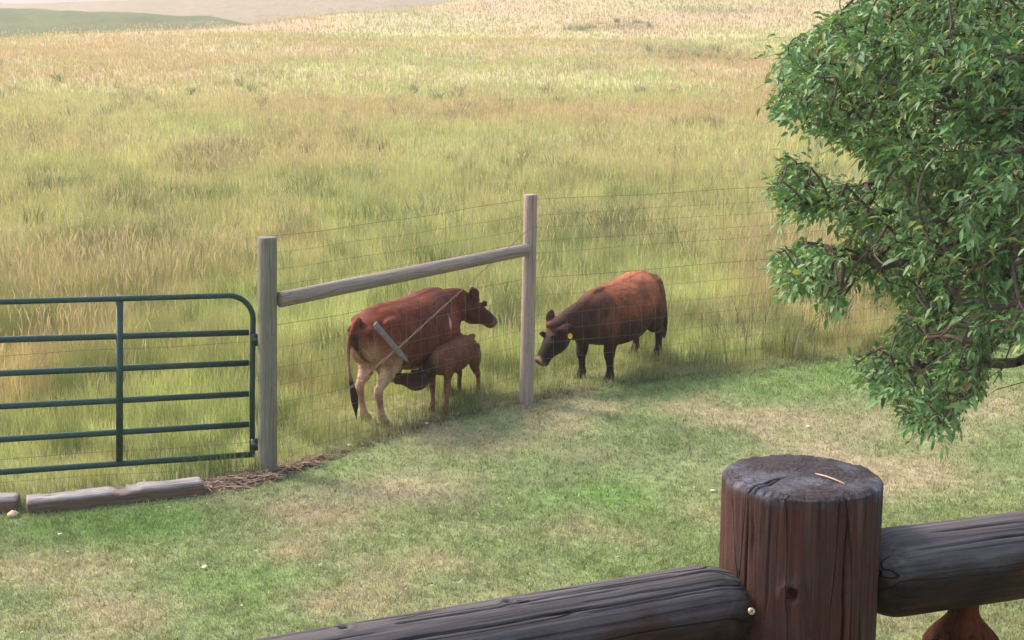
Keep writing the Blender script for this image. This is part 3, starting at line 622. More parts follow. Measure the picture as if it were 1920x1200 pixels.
# ------------------------------------------------------------------ cattle
def loft(mb, secs, side=(0, 1, 0), seg=28, ex=2.2):
    """secs: (centre xyz, half width along side, half height up, half height down)"""
    C = np.array([s[0] for s in secs], float); side0 = np.array(side, float)
    # refine with Catmull-Rom
    def cr(A, m=5):
        out = []
        for i in range(len(A) - 1):
            p0, p1, p2, p3 = A[max(i - 1, 0)], A[i], A[i + 1], A[min(i + 2, len(A) - 1)]
            for k in range(m):
                t = k / m; out.append(0.5 * ((2 * p1) + (p2 - p0) * t + (2 * p0 - 5 * p1 + 4 * p2 - p3) * t ** 2 + (3 * p1 - p0 - 3 * p2 + p3) * t ** 3))
        out.append(A[-1]); return np.array(out)
    Wd = cr(np.array([[s[1], s[2], s[3]] for s in secs], float)); C = cr(C); Wd = np.maximum(Wd, 0.003)
    T = np.gradient(C, axis=0); T /= np.linalg.norm(T, axis=1)[:, None] + 1e-9
    a = np.linspace(0, 2 * np.pi, seg, endpoint=False); ca, sa = np.cos(a), np.sin(a)
    q = (np.abs(ca) ** ex + np.abs(sa) ** ex) ** (-1 / ex); ca, sa = ca * q, sa * q
    V = []
    for i in range(len(C)):
        s = side0 - T[i] * np.dot(side0, T[i]); s /= np.linalg.norm(s); n = np.cross(T[i], s)
        if n[2] < 0 and abs(T[i][2]) < .75: n = -n
        h = np.where(sa > 0, Wd[i, 1], Wd[i, 2])
        V.append(C[i] + s * (ca * Wd[i, 0])[:, None] + n * (sa * h)[:, None])
    N = len(C); V = np.concatenate(V + [C[:1], C[-1:]]); i = np.arange(N - 1)[:, None] * seg; j = np.arange(seg)[None]; j2 = (j + 1) % seg
    Fq = np.stack([i + j, i + j2, i + seg + j2, i + seg + j], -1).reshape(-1, 4)
    Ft = [(N * seg, (k + 1) % seg, k) for k in range(seg)] + [(N * seg + 1, (N - 1) * seg + k, (N - 1) * seg + (k + 1) % seg) for k in range(seg)]
    mb.add(V, Fq, Ft)
def blob(mb, c, r, R=None):
    lat, lon = 12, 16; V = []
    for i in range(lat + 1):
        for j in range(lon):
            a = math.pi * i / lat; b = 2 * math.pi * j / lon; V.append((math.sin(a) * math.cos(b) * r[0], math.sin(a) * math.sin(b) * r[1], math.cos(a) * r[2]))
    V = np.array(V); V = V @ np.array(R).T if R is not None else V
    mb.add(V + np.array(c), [(i * lon + j, (i + 1) * lon + j, (i + 1) * lon + (j + 1) % lon, i * lon + (j + 1) % lon) for i in range(lat) for j in range(lon)])
def frame(poll, muzzle, roll=0.0):
    f = np.array(muzzle, float) - np.array(poll, float); L = np.linalg.norm(f); f /= L
    u = np.array([0, 0, 1.0]); s = np.cross(u, f); s /= np.linalg.norm(s); u = np.cross(f, s)
    c, n = math.cos(roll), math.sin(roll); s, u = s * c + u * n, u * c - s * n
    return f, s, u, L                     # forward, left, up of the head
def head(mb, poll, muzzle, k, roll=0.0, ears=((0.9, 0.25, .3), (0.9, 0.25, .3)), tn=(0, 0, 1)):
    f, s, u, L = frame(poll, muzzle, roll); P = np.array(poll, float)
    W_ = lambda a, b, c: P + f * a * L + s * b * k + u * c * k
    se = [(W_(-.10, 0, -.02), .045, .05, .07), (W_(.02, 0, -.03), .078, .065, .095), (W_(.16, 0, -.035), .092, .062, .110), (W_(.32, 0, -.035), .090, .060, .112), (W_(.48, 0, -.03), .072, .056, .095), (W_(.64, 0, -.025), .056, .052, .070), (W_(.80, 0, -.022), .054, .048, .056), (W_(.92, 0, -.02), .060, .046, .054), (W_(1.0, 0, -.02), .050, .034, .042), (W_(1.03, 0, -.02), .02, .015, .02)]
    loft(mb, [(c, a * k, b * k, d * k) for c, a, b, d in se], side=s, seg=28, ex=2.3)
    for sg, (drop, back, fc) in ((1, ears[0]), (-1, ears[1])):
        blob(mb, W_(.33, .080 * sg, .020), (.012 * k, .014 * k, .012 * k))           # eye and brow
        blob(mb, W_(.29, .068 * sg, .034), (.030 * k, .022 * k, .018 * k))
        base = W_(.06, .070 * sg, .012); d = s * sg * drop + u * back - f * fc; d /= np.linalg.norm(d); el = .135 * k
        nrm = np.cross(d, np.cross(np.array(tn, float), d)); nrm /= np.linalg.norm(nrm)
        loft(mb, [(base - d * .02, .018 * k, .018 * k, .018 * k), (base + d * el * .2, .018 * k, .028 * k, .024 * k), (base + d * el * .5, .011 * k, .040 * k, .038 * k), (base + d * el * .8, .009 * k, .028 * k, .026 * k), (base + d * el * 1.0, .005, .006, .006)], side=nrm, seg=16, ex=2)
    blob(mb, W_(.0, 0, .035), (.045 * k, .055 * k, .030 * k))
    return W_, f, s, u
def cow_body(root, name, spec, mat):
    mb = MB(); loft(mb, spec['torso'], seg=40, ex=spec.get('ex', 2.25))
    for L in spec['legs']: loft(mb, L[0], side=L[1] if len(L) > 1 else (0, 1, 0), seg=20, ex=2.1)
    if 'neck' in spec: loft(mb, spec['neck'], side=spec.get('neckside', (0, 1, 0)), seg=30, ex=2.1)
    hd = head(mb, *spec['head'], **spec.get('hk', {}))
    for c, r in spec.get('blobs', ()): blob(mb, c, r)
    mb.tube([p for p, r in spec['tail']], [r for p, r in spec['tail']], 12)
    V = np.concatenate(mb.V)
    me = bpy.data.meshes.new('tmp'); Fs = [tuple(int(q) for q in f) for f in np.concatenate(mb.F)] + ([tuple(int(q) for q in f) for f in np.concatenate(mb.T)] if mb.T else [])
    me.from_pydata([tuple(v) for v in V], [], Fs); me.update()
    tmp = bpy.data.objects.new('tmp', me); COL.objects.link(tmp)
    r = tmp.modifiers.new('r', 'REMESH'); r.mode = 'VOXEL'; r.voxel_size = spec.get('vox', .009)
    sm = tmp.modifiers.new('s', 'SMOOTH'); sm.factor = .5; sm.iterations = spec.get('sm', 5)
    dg = bpy.context.evaluated_depsgraph_get(); ev = tmp.evaluated_get(dg); m2 = bpy.data.meshes.new_from_object(ev)
    bpy.data.objects.remove(tmp); n = len(m2.vertices); co = np.empty(n * 3, np.float32); m2.vertices.foreach_get('co', co); co = co.reshape(-1, 3)
    nr = np.empty(n * 3, np.float32); m2.vertices.foreach_get('normal', nr); nr = nr.reshape(-1, 3)
    # hide and muscle relief
    d = (fbm(co[:, 0] * 9 + co[:, 1] * 5 + 20, co[:, 2] * 8 + 30, 3) - .5) * spec.get('relief', .012)
    if spec.get('adult'):
        X_, Y_, Z_ = co.T.astype(float); zz = Z_ / spec['adult']; ay = np.abs(Y_); sd_ = sstep(.1, .16, ay)
        d = d - .020 * np.exp(-((X_ + .30) / .09) ** 2 - ((zz - .84) / .06) ** 2) * sd_ - .010 * np.exp(-((X_ - .27 - (zz - .6) * .2) / .03) ** 2) * sstep(.42, .5, zz) * sstep(.92, .8, zz) * sd_
        d = d - .012 * np.exp(-((X_ + .27 + (zz - .55) * .5) / .035) ** 2) * sstep(.42, .5, zz) * sstep(.80, .68, zz) * sd_ + .010 * np.exp(-((zz - .985) / .03) ** 2) * sstep(.06, .02, ay) * (X_ < .5) * (X_ > -.7)
        d = d + .0035 * np.sin((X_ + .3 * (zz - .6)) * 95) * sstep(-.22, -.12, X_) * sstep(.26, .18, X_) * sstep(.5, .6, zz) * sstep(.88, .78, zz) * sd_
    co = co + nr * d[:, None]; m2.vertices.foreach_set('co', co.ravel())
    C = spec['color'](co.astype(float), nr.astype(float), hd)
    a = m2.color_attributes.new('Col', 'FLOAT_COLOR', 'POINT'); c4 = np.ones((n, 4), np.float32); c4[:, :3] = C; a.data.foreach_set('color', c4.ravel())
    m2.polygons.foreach_set('use_smooth', np.ones(len(m2.polygons), bool)); m2.materials.clear(); m2.materials.append(mat); m2.name = name; m2.update()
    o = bpy.data.objects.new(name, m2); link(o, root); return o, hd
t = NT('cattle_coat'); v = t.coord('Object', (.5, 1, .3)); n1 = t.noise(v, 150, 3, .75); n2 = t.noise(v, 22, 5, .65); n3 = t.noise(t.coord('Object'), 7, 3, .6)
cc = t.mix(1.0, t.attr(), t.ramp(n2, [(0.3, (0.60, 0.58, 0.58)), (0.7, (1.38, 1.34, 1.3))]), 'MULTIPLY')
cc = t.mix(1.0, cc, t.ramp(n1, [(0.3, (0.65,) * 3), (0.7, (1.35,) * 3)]), 'MULTIPLY')
cc = t.mix(1.0, cc, t.ramp(n3, [(0.3, (0.85,) * 3), (0.7, (1.12,) * 3)]), 'MULTIPLY')
b_ = t.bsdf(cc, .75, t.bump(n1, .5, .008), .12); m_coat = t.m

def legs_adult(fr=(0, 0), hd=(0, 0), hz=1.0, wide=.13, th=1.0, hw=None):
    """fr, hd: fore-aft offsets of (left, right) feet; hz scales height"""
    out = []
    for sg, of, oh in ((1, fr[0], hd[0]), (-1, fr[1], hd[1])):
        y = wide * sg
        out.append(([((.42, y * .95, .76 * hz), .07, .13, .13), ((.45, y * 1.12, .60 * hz), .075, .12, .12), ((.43 + of * .2, y * 1.08, .47 * hz), .062, .085, .085), ((.44 + of * .5, y, .38 * hz), .046, .054, .056), ((.455 + of * .75, y, .28 * hz), .040, .044, .044), ((.45 + of * .85, y, .24 * hz), .030, .034, .034), ((.445 + of * .95, y, .15 * hz), .026, .028, .030), ((.445 + of, y, .085), .032, .038, .036), ((.465 + of, y, .05), .034, .042, .038), ((.48 + of, y, .012), .044, .056, .050), ((.48 + of, y, -.005), .040, .05, .046)],))
        y = (hw or wide) * sg
        out.append(([((-.46, y * .8, .80 * hz), .09, .18, .20), ((-.47, y * 1.05, .64 * hz), .105, .18, .19), ((-.45 + oh * .2, y * 1.15, .50 * hz), .085, .125, .125), ((-.52 + oh * .4, y * 1.1, .41 * hz), .055, .070, .075), ((-.60 + oh * .6, y * 1.05, .345 * hz), .038, .046, .050), ((-.625 + oh * .75, y, .29 * hz), .033, .042, .044), ((-.615 + oh * .85, y, .22 * hz), .027, .032, .034), ((-.605 + oh * .95, y, .14 * hz), .026, .030, .032), ((-.60 + oh, y, .085), .033, .040, .038), ((-.58 + oh, y, .05), .034, .042, .040), ((-.565 + oh, y, .012), .044, .056, .050), ((-.565 + oh, y, -.005), .04, .05, .046)],))
    return [([(c_, a_ * (th if i_ > 1 else 1), b_ * (th if i_ > 1 else 1), d_ * (th if i_ > 1 else 1)) for i_, (c_, a_, b_, d_) in enumerate(L[0])],) for L in out]
def to_local(p, org, phi, z0=0.0):
    d = np.array(p, float) - np.array([org[0], org[1], z0]); c, s = math.cos(phi), math.sin(phi)
    return np.array([d[0] * c + d[1] * s, -d[0] * s + d[1] * c, d[2]])
def cm(c, m, f):                # blend colour rows toward m by factor f
    return c + (np.array(m)[None] - c) * np.clip(f, 0, 1)[:, None]
RED = (0.145, 0.036, 0.019); CREAM = (0.48, 0.31, 0.20); BLK = (0.016, 0.011, 0.010)
# --- cow standing with its hindquarters toward the viewer
oA = (-0.895, 11.98); phA = math.radians(60); zA = gz1(*oA)
pollA = to_local((-0.372, 12.66, 0.945), oA, phA, zA); muzA = to_local((-0.145, 12.79, 0.70), oA, phA, zA)
def colA(co, nr, hd):
    W_, f, s, u = hd; x, y, z = co.T; n = fbm(x * 5 + 30, z * 5 + y * 4 + 30, 3); c = np.tile(np.array(RED), (len(co), 1)) * (0.8 + .5 * n)[:, None]
    c = cm(c, (0.17, 0.05, 0.026), sstep(.55, .9, nr[:, 2]) * .0 + .35 * sstep(.4, .65, fbm(x * 2 + 9, y * 3 + z * 2 + 7, 2)))
    c = cm(c, (0.26, 0.125, 0.07), sstep(.78, .50, z) * sstep(-.15, -.38, x) * .75)
    c = cm(c, (.065, .018, .011), sstep(.46, .60, fbm(x * 3 + 31, z * 3 + 5, 3)) * .55 * (x > -.45)); c = cm(c, CREAM, sstep(.62, .42, z) * sstep(-.30, -.50, x) * .9)                       # pale thighs and hind legs
    c = cm(c, CREAM, sstep(-.60, -.70, x) * sstep(.80, .58, z) * .75)
    c = cm(c, CREAM, sstep(.50, .40, z) * sstep(-.1, -.3, x) * sstep(.2, .0, np.abs(y)) * .6)
    c = cm(c, (.22, .10, .06), sstep(.33, .26, z) * sstep(.10, .2, z) * .55 * (x < -.3))
    c = cm(c, CREAM, sstep(.22, .10, z) * .6)
    c = cm(c, (.16, .12, .09), sstep(.05, .03, z) * .7)
    c = cm(c, BLK, np.exp(-((y + .01) / .035) ** 2) * sstep(-.55, -.66, x) * sstep(.84, .78, z) * sstep(.42, .52, z) * .9)    # dark perineum skin, plus shade under the tail painted into the coat
    c = cm(c, (0.05, 0.016, 0.012), sstep(.62, .78, x) * .55 + sstep(.9, 1.1, x) * .2)
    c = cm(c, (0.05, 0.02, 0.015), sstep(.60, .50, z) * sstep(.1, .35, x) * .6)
    c = cm(c, (.65, .52, .45), np.exp(-((x - .30) / .018) ** 2 - ((z - .72 + (x - .3) * .5) / .045) ** 2) * (y < 0) * 1.0)
    tl = sstep(-.73, -.765, x) * (z < .74)
    c = cm(c, (.09, .03, .02), tl * .3); c = cm(c, BLK, tl * sstep(.50, .38, z))
    d = np.linalg.norm(co - W_(.98, 0, -.015), axis=1); c = cm(c, (.50, .40, .33), np.exp(-((d - .055) / .018) ** 2) * .9); c = cm(c, (.05, .03, .03), sstep(.042, .03, d))
    for sg in (1, -1):
        d = np.linalg.norm(co - W_(.33, .095 * sg, .020), axis=1); c = cm(c, (.004, .004, .004), sstep(.022, .014, d))
        d = np.linalg.norm(co - W_(.06, .12 * sg, .03), axis=1); c = cm(c, (.10, .035, .025), sstep(.05, .03, d) * .5)
    return c
torsoA = [((-.76, 0, .82), .03, .03, .04), ((-.72, 0, .80), .105, .10, .12), ((-.62, 0, .77), .175, .195, .20), ((-.47, 0, .735), .232, .265, .25), ((-.28, 0, .70), .265, .285, .27), ((-.06, 0, .67), .300, .300, .315), ((.14, 0, .665), .295, .315, .315), ((.31, 0, .68), .255, .315, .300), ((.46, 0, .70), .205, .295, .285), ((.60, 0, .72), .155, .24, .24), ((.70, 0, .745), .10, .16, .17), ((.76, 0, .76), .04, .06, .07)]
nkA = [((.48, 0, .76), .13, .20, .24), ((.62, -.01, .79), .115, .17, .22), (tuple(np.array([.62, -.01, .79]) * .5 + pollA * .5 + np.array([0, 0, .00])), .105, .135, .19), (tuple(pollA + np.array([-.03, .02, -.04])), .088, .095, .16), (tuple(pollA + (muzA - pollA) * .12 + np.array([0, 0, -.03])), .06, .06, .09)]
phr = math.radians(58)
tailA = [((-.70, 0, .93), .035), ((-.75, .01, .89), .028), ((-.785, .03, .81), .023), ((-.805, .05, .70), .018), ((-.81, .055, .58), .016), ((-.80, .055, .46), .017), ((-.79, .045, .38), .024), ((-.78, .035, .29), .033), ((-.775, .03, .19), .027), ((-.77, .03, .11), .012), ((-.77, .03, .06), .004)]
cowA = empty('cow', (oA[0], oA[1], zA - .01), 0, 'reddish brown cow standing with its pale hindquarters nearest and a calf beneath it', 'cow', 'cattle by the fence')
cowA.rotation_euler = (0, -math.radians(2.5), phA)
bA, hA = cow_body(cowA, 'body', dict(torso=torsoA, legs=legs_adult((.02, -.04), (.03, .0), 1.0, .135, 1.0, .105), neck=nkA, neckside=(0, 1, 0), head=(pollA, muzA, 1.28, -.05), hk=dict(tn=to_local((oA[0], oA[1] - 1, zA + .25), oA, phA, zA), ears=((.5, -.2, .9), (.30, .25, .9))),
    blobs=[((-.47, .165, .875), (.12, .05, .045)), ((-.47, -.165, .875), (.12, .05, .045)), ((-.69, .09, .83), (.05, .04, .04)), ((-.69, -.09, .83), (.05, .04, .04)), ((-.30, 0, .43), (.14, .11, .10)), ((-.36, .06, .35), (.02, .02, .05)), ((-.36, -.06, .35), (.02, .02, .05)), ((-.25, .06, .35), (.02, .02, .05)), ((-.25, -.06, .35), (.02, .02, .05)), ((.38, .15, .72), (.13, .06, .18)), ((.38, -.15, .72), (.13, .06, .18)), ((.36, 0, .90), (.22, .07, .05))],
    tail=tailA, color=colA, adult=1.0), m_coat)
# --- cow grazing by the post
oB = (1.04, 13.26); phB = math.radians(238); zB = gz1(*oB)
pollB = to_local((0.42, 12.50, 0.80), oB, phB, zB); muzB = to_local((0.245, 12.39, 0.495), oB, phB, zB)
ORG = (0.200, 0.064, 0.028)
def colB(co, nr, hd):
    W_, f, s, u = hd; x, y, z = co.T; n = fbm(x * 3 + 50, z * 4 + y * 3 + 30, 4)
    c = np.tile(np.array(ORG), (len(co), 1)) * (0.75 + .55 * n)[:, None]
    dk = (0.042, 0.019, 0.013)
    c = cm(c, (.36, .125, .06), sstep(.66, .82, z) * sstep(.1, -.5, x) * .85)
    c = cm(c, (.070, .028, .018), sstep(.46, .58, fbm(x * 3.1 + 12, z * 2.6 + 3, 3)) * .75)
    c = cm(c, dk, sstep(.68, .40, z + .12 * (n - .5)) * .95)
    c = cm(c, dk, sstep(.42, .66, x - .10 * (z - .6) + .15 * (n - .5)) * .85)
    c = cm(c, dk, sstep(.32, .5, fbm(x * 4, z * 3.3 + 15, 2)) * sstep(.7, .5, z) * .4)
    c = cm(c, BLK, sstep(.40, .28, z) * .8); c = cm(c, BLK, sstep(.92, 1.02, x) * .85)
    c = cm(c, dk, sstep(-.66, -.74, x) * .8 + np.exp(-((x + .66) / .05) ** 2) * .3 * (z < .7))
    tl = sstep(-.735, -.77, x); c = cm(c, BLK, tl * .8)
    c = cm(c, (.15, .05, .03), np.exp(-(np.linalg.norm(co - W_(.1, 0, .06), axis=1) / .07) ** 2) * .8)
    d = np.linalg.norm(co - W_(.99, 0, -.015), axis=1); c = cm(c, (.42, .29, .22), np.exp(-((d - .058) / .013) ** 2) * .85); c = cm(c, (.12, .07, .06), sstep(.045, .03, d))
    for sg in (1, -1):
        d = np.linalg.norm(co - W_(.33, .095 * sg, .020), axis=1); c = cm(c, (.003, .003, .003), sstep(.022, .014, d))
        d = np.linalg.norm(co - W_(.04, .13 * sg, .04), axis=1); c = cm(c, (.11, .035, .025), sstep(.07, .03, d) * .7)
    return c
torsoB = [((-.76, 0, .76), .03, .03, .04), ((-.72, 0, .745), .12, .10, .12), ((-.62, 0, .70), .195, .185, .20), ((-.47, 0, .665), .245, .245, .25), ((-.28, 0, .63), .275, .265, .28), ((-.06, 0, .60), .315, .275, .315), ((.14, 0, .595), .310, .275, .305), ((.31, 0, .61), .265, .265, .285), ((.46, 0, .62), .215, .245, .265), ((.60, 0, .62), .165, .21, .23), ((.70, 0, .62), .11, .15, .17), ((.76, 0, .62), .04, .06, .07)]
nkB = [((.46, 0, .66), .15, .20, .27), ((.60, -.01, .65), .125, .19, .26), (tuple(np.array([.60, -.01, .66]) * .5 + pollB * .5 + np.array([0, 0, .0])), .105, .135, .185), (tuple(pollB + np.array([-.03, .0, -.02])), .088, .090, .14), (tuple(pollB + (muzB - pollB) * .15 + np.array([-.02, 0, -.0])), .06, .06, .08)]
tailB = [((-.68, 0, .81), .033), ((-.74, .04, .80), .028), ((-.78, .08, .73), .024), ((-.79, .11, .62), .022), ((-.79, .12, .50), .022), ((-.79, .12, .42), .030), ((-.78, .12, .33), .036), ((-.775, .12, .24), .028), ((-.77, .12, .16), .008)]
cowB = empty('cow', (oB[0], oB[1], zB - .01), 0, 'dark headed brown cow lowering its head beside the taller thin fence post', 'cow', 'cattle by the fence')
cowB.rotation_euler = (0, math.radians(3), phB)
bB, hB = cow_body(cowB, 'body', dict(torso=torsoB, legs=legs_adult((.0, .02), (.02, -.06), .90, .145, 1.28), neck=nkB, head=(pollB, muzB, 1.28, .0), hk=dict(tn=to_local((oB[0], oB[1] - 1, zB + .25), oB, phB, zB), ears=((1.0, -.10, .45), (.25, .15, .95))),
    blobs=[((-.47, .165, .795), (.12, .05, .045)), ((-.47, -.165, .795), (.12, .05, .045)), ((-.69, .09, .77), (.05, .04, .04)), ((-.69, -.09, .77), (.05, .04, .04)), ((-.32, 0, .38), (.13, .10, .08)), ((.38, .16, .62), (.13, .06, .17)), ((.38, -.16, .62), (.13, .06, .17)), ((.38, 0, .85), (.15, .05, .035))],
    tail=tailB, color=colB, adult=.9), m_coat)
W_, f, s, u = hB
t = NT('yellow_tag'); t.bsdf((.75, .48, .10), .5); mb = MB()
te = W_(.05, .155, -.03); nrm_ = np.array((math.cos(-phB - math.pi / 2), math.sin(-phB - math.pi / 2), 0))
nv = np.array(to_local((oB[0] - .15, oB[1] - 1, zB), oB, phB, zB)); nv /= np.linalg.norm(nv); a_ = np.cross((0, 0, 1), nv); up_ = np.cross(nv, a_)
ring = [te + (a_ * math.cos(q) * .021 + up_ * (math.sin(q) * .026 - .012)) for q in np.linspace(0, 2 * math.pi, 16, endpoint=False)]
V = [p + nv * .026 for p in ring] + [p + nv * .022 for p in ring] + [te + nv * .026 - up_ * .012, te + nv * .022 - up_ * .012]
mb.add(V, [(k, (k + 1) % 16, 16 + (k + 1) % 16, 16 + k) for k in range(16)], [(32, k, (k + 1) % 16) for k in range(16)] + [(33, 16 + (k + 1) % 16, 16 + k) for k in range(16)])
V = np.concatenate(mb.V); np_mesh('ear_tag', V, np.concatenate(mb.F), None, t.m, cowB, False, np.concatenate(mb.T))
# --- calf suckling
oC = (-0.53, 12.02); phC = math.radians(247); zC = gz1(*oC)
pollC = to_local((-0.76, 11.67, 0.44), oC, phC, zC); muzC = to_local((-1.0, 11.60, 0.435), oC, phC, zC)
def legs_calf():
    out = []
    for sg, of, oh in ((1, .03, -.03), (-1, -.02, .04)):
        y = .075 * sg
        out.append(([((.24, y, .42), .045, .08, .08), ((.25, y * 1.1, .33), .042, .06, .06), ((.25 + of * .5, y, .25), .028, .034, .034), ((.255 + of * .7, y, .18), .027, .028, .028), ((.25 + of, y, .11), .018, .020, .020), ((.25 + of, y, .06), .022, .026, .024), ((.27 + of, y, .01), .028, .036, .030), ((.27 + of, y, -.005), .026, .03, .028)],))
        out.append(([((-.28, y * .8, .45), .055, .10, .11), ((-.28, y * 1.1, .35), .055, .09, .09), ((-.29 + oh * .4, y * 1.1, .26), .035, .05, .05), ((-.35 + oh * .7, y, .20), .024, .030, .032), ((-.355 + oh, y, .14), .019, .022, .024), ((-.35 + oh, y, .06), .022, .026, .024), ((-.33 + oh, y, .01), .028, .036, .030), ((-.33 + oh, y, -.005), .026, .03, .028)],))
    return out
def colC(co, nr, hd):
    W_, f, s, u = hd; x, y, z = co.T; n = fbm(x * 8 + 50, z * 8 + y * 4 + 30, 3); c = np.tile(np.array((0.135, 0.052, 0.028)), (len(co), 1)) * (0.7 + .6 * n)[:, None]
    dp = np.linalg.norm(co - W_(.25, 0, 0), axis=1)
    c = cm(c, (.022, .014, .012), sstep(.21, .13, dp) * .92); c = cm(c, (.22, .12, .075), sstep(.30, .15, z) * .4)
    c = cm(c, (.23, .10, .055), sstep(-.2, -.36, x) * .5)
    return c
torsoC = [((-.40, 0, .46), .02, .02, .03), ((-.37, 0, .45), .065, .06, .07), ((-.30, 0, .43), .10, .10, .11), ((-.20, 0, .42), .115, .115, .12), ((-.05, 0, .40), .130, .125, .130), ((.10, 0, .395), .128, .125, .125), ((.22, 0, .40), .105, .120, .12), ((.31, 0, .40), .075, .09, .095), ((.37, 0, .40), .03, .04, .05)]
nkC = [((.22, 0, .43), .07, .08, .10), ((.32, 0, .41), .062, .075, .09), (tuple(np.array([.32, 0, .41]) * .5 + pollC * .5 + np.array([0, 0, -.01])), .052, .062, .075), (tuple(pollC + np.array([0, 0, -.02])), .045, .05, .06)]
calf = empty('calf', (oC[0], oC[1], zC - .005), 0, 'small brown calf suckling under the cow, its rump to the right', 'calf')
calf.rotation_euler = (0, 0, phC); calf.scale = (1.0, 1.05, 1.10)
cow_body(calf, 'body', dict(torso=torsoC, legs=legs_calf(), neck=nkC, head=(pollC, muzC, .85, .2), hk=dict(ears=((.9, .1, .4), (.9, .3, .5))), blobs=[((-.3, .06, .52), (.04, .025, .02)), ((-.3, -.06, .52), (.04, .025, .02))],
    tail=[((-.38, 0, .51), .018), ((-.42, .01, .48), .014), ((-.44, .015, .40), .011), ((-.445, .01, .30), .012), ((-.44, .01, .22), .014), ((-.44, .01, .16), .004)], color=colC, vox=.007, sm=4, relief=.006), m_coat)

# ------------------------------------------------------------------ broad-leaved tree at the right
POLY = np.array([(1640, -60), (1600, -5), (1560, 15), (1530, 42), (1480, 72), (1452, 110), (1458, 165), (1440, 205), (1475, 222), (1510, 238), (1570, 255), (1620, 290), (1625, 335), (1570, 338), (1515, 302), (1472, 262), (1452, 290), (1450, 325), (1437, 352), (1455, 385), (1490, 400), (1560, 410), (1590, 435), (1550, 455), (1500, 442), (1455, 465), (1440, 492), (1455, 524), (1478, 560), (1496, 560), (1512, 525), (1540, 560), (1574, 595), (1592, 530), (1640, 520), (1690, 570), (1665, 640), (1598, 668), (1602, 706), (1640, 716), (1665, 745), (1690, 790), (1745, 812), (1803, 798), (1802, 752), (1838, 738), (1856, 700), (1862, 655), (1885, 632), (1935, 640), (1990, 620), (1990, -60)], float)
def in_poly(px, py):
    ins = np.zeros(px.shape, bool); x0, y0 = POLY[-1]
    for x1, y1 in POLY:
        c = ((y1 > py) != (y0 > py)) & (px < (x0 - x1) * (py - y1) / (y0 - y1 + 1e-12) + x1); ins ^= c; x0, y0 = x1, y1
    return ins
def edge_dist(px, py):
    d = np.full(px.shape, 1e9); a = POLY[-1]
    for b in POLY:
        ab = b - a; t = np.clip(((px - a[0]) * ab[0] + (py - a[1]) * ab[1]) / (ab @ ab), 0, 1); d = np.minimum(d, np.hypot(px - a[0] - ab[0] * t, py - a[1] - ab[1] * t)); a = b
    return d
TB = Vector((3.75, 7.1, gz1(3.75, 7.1)))
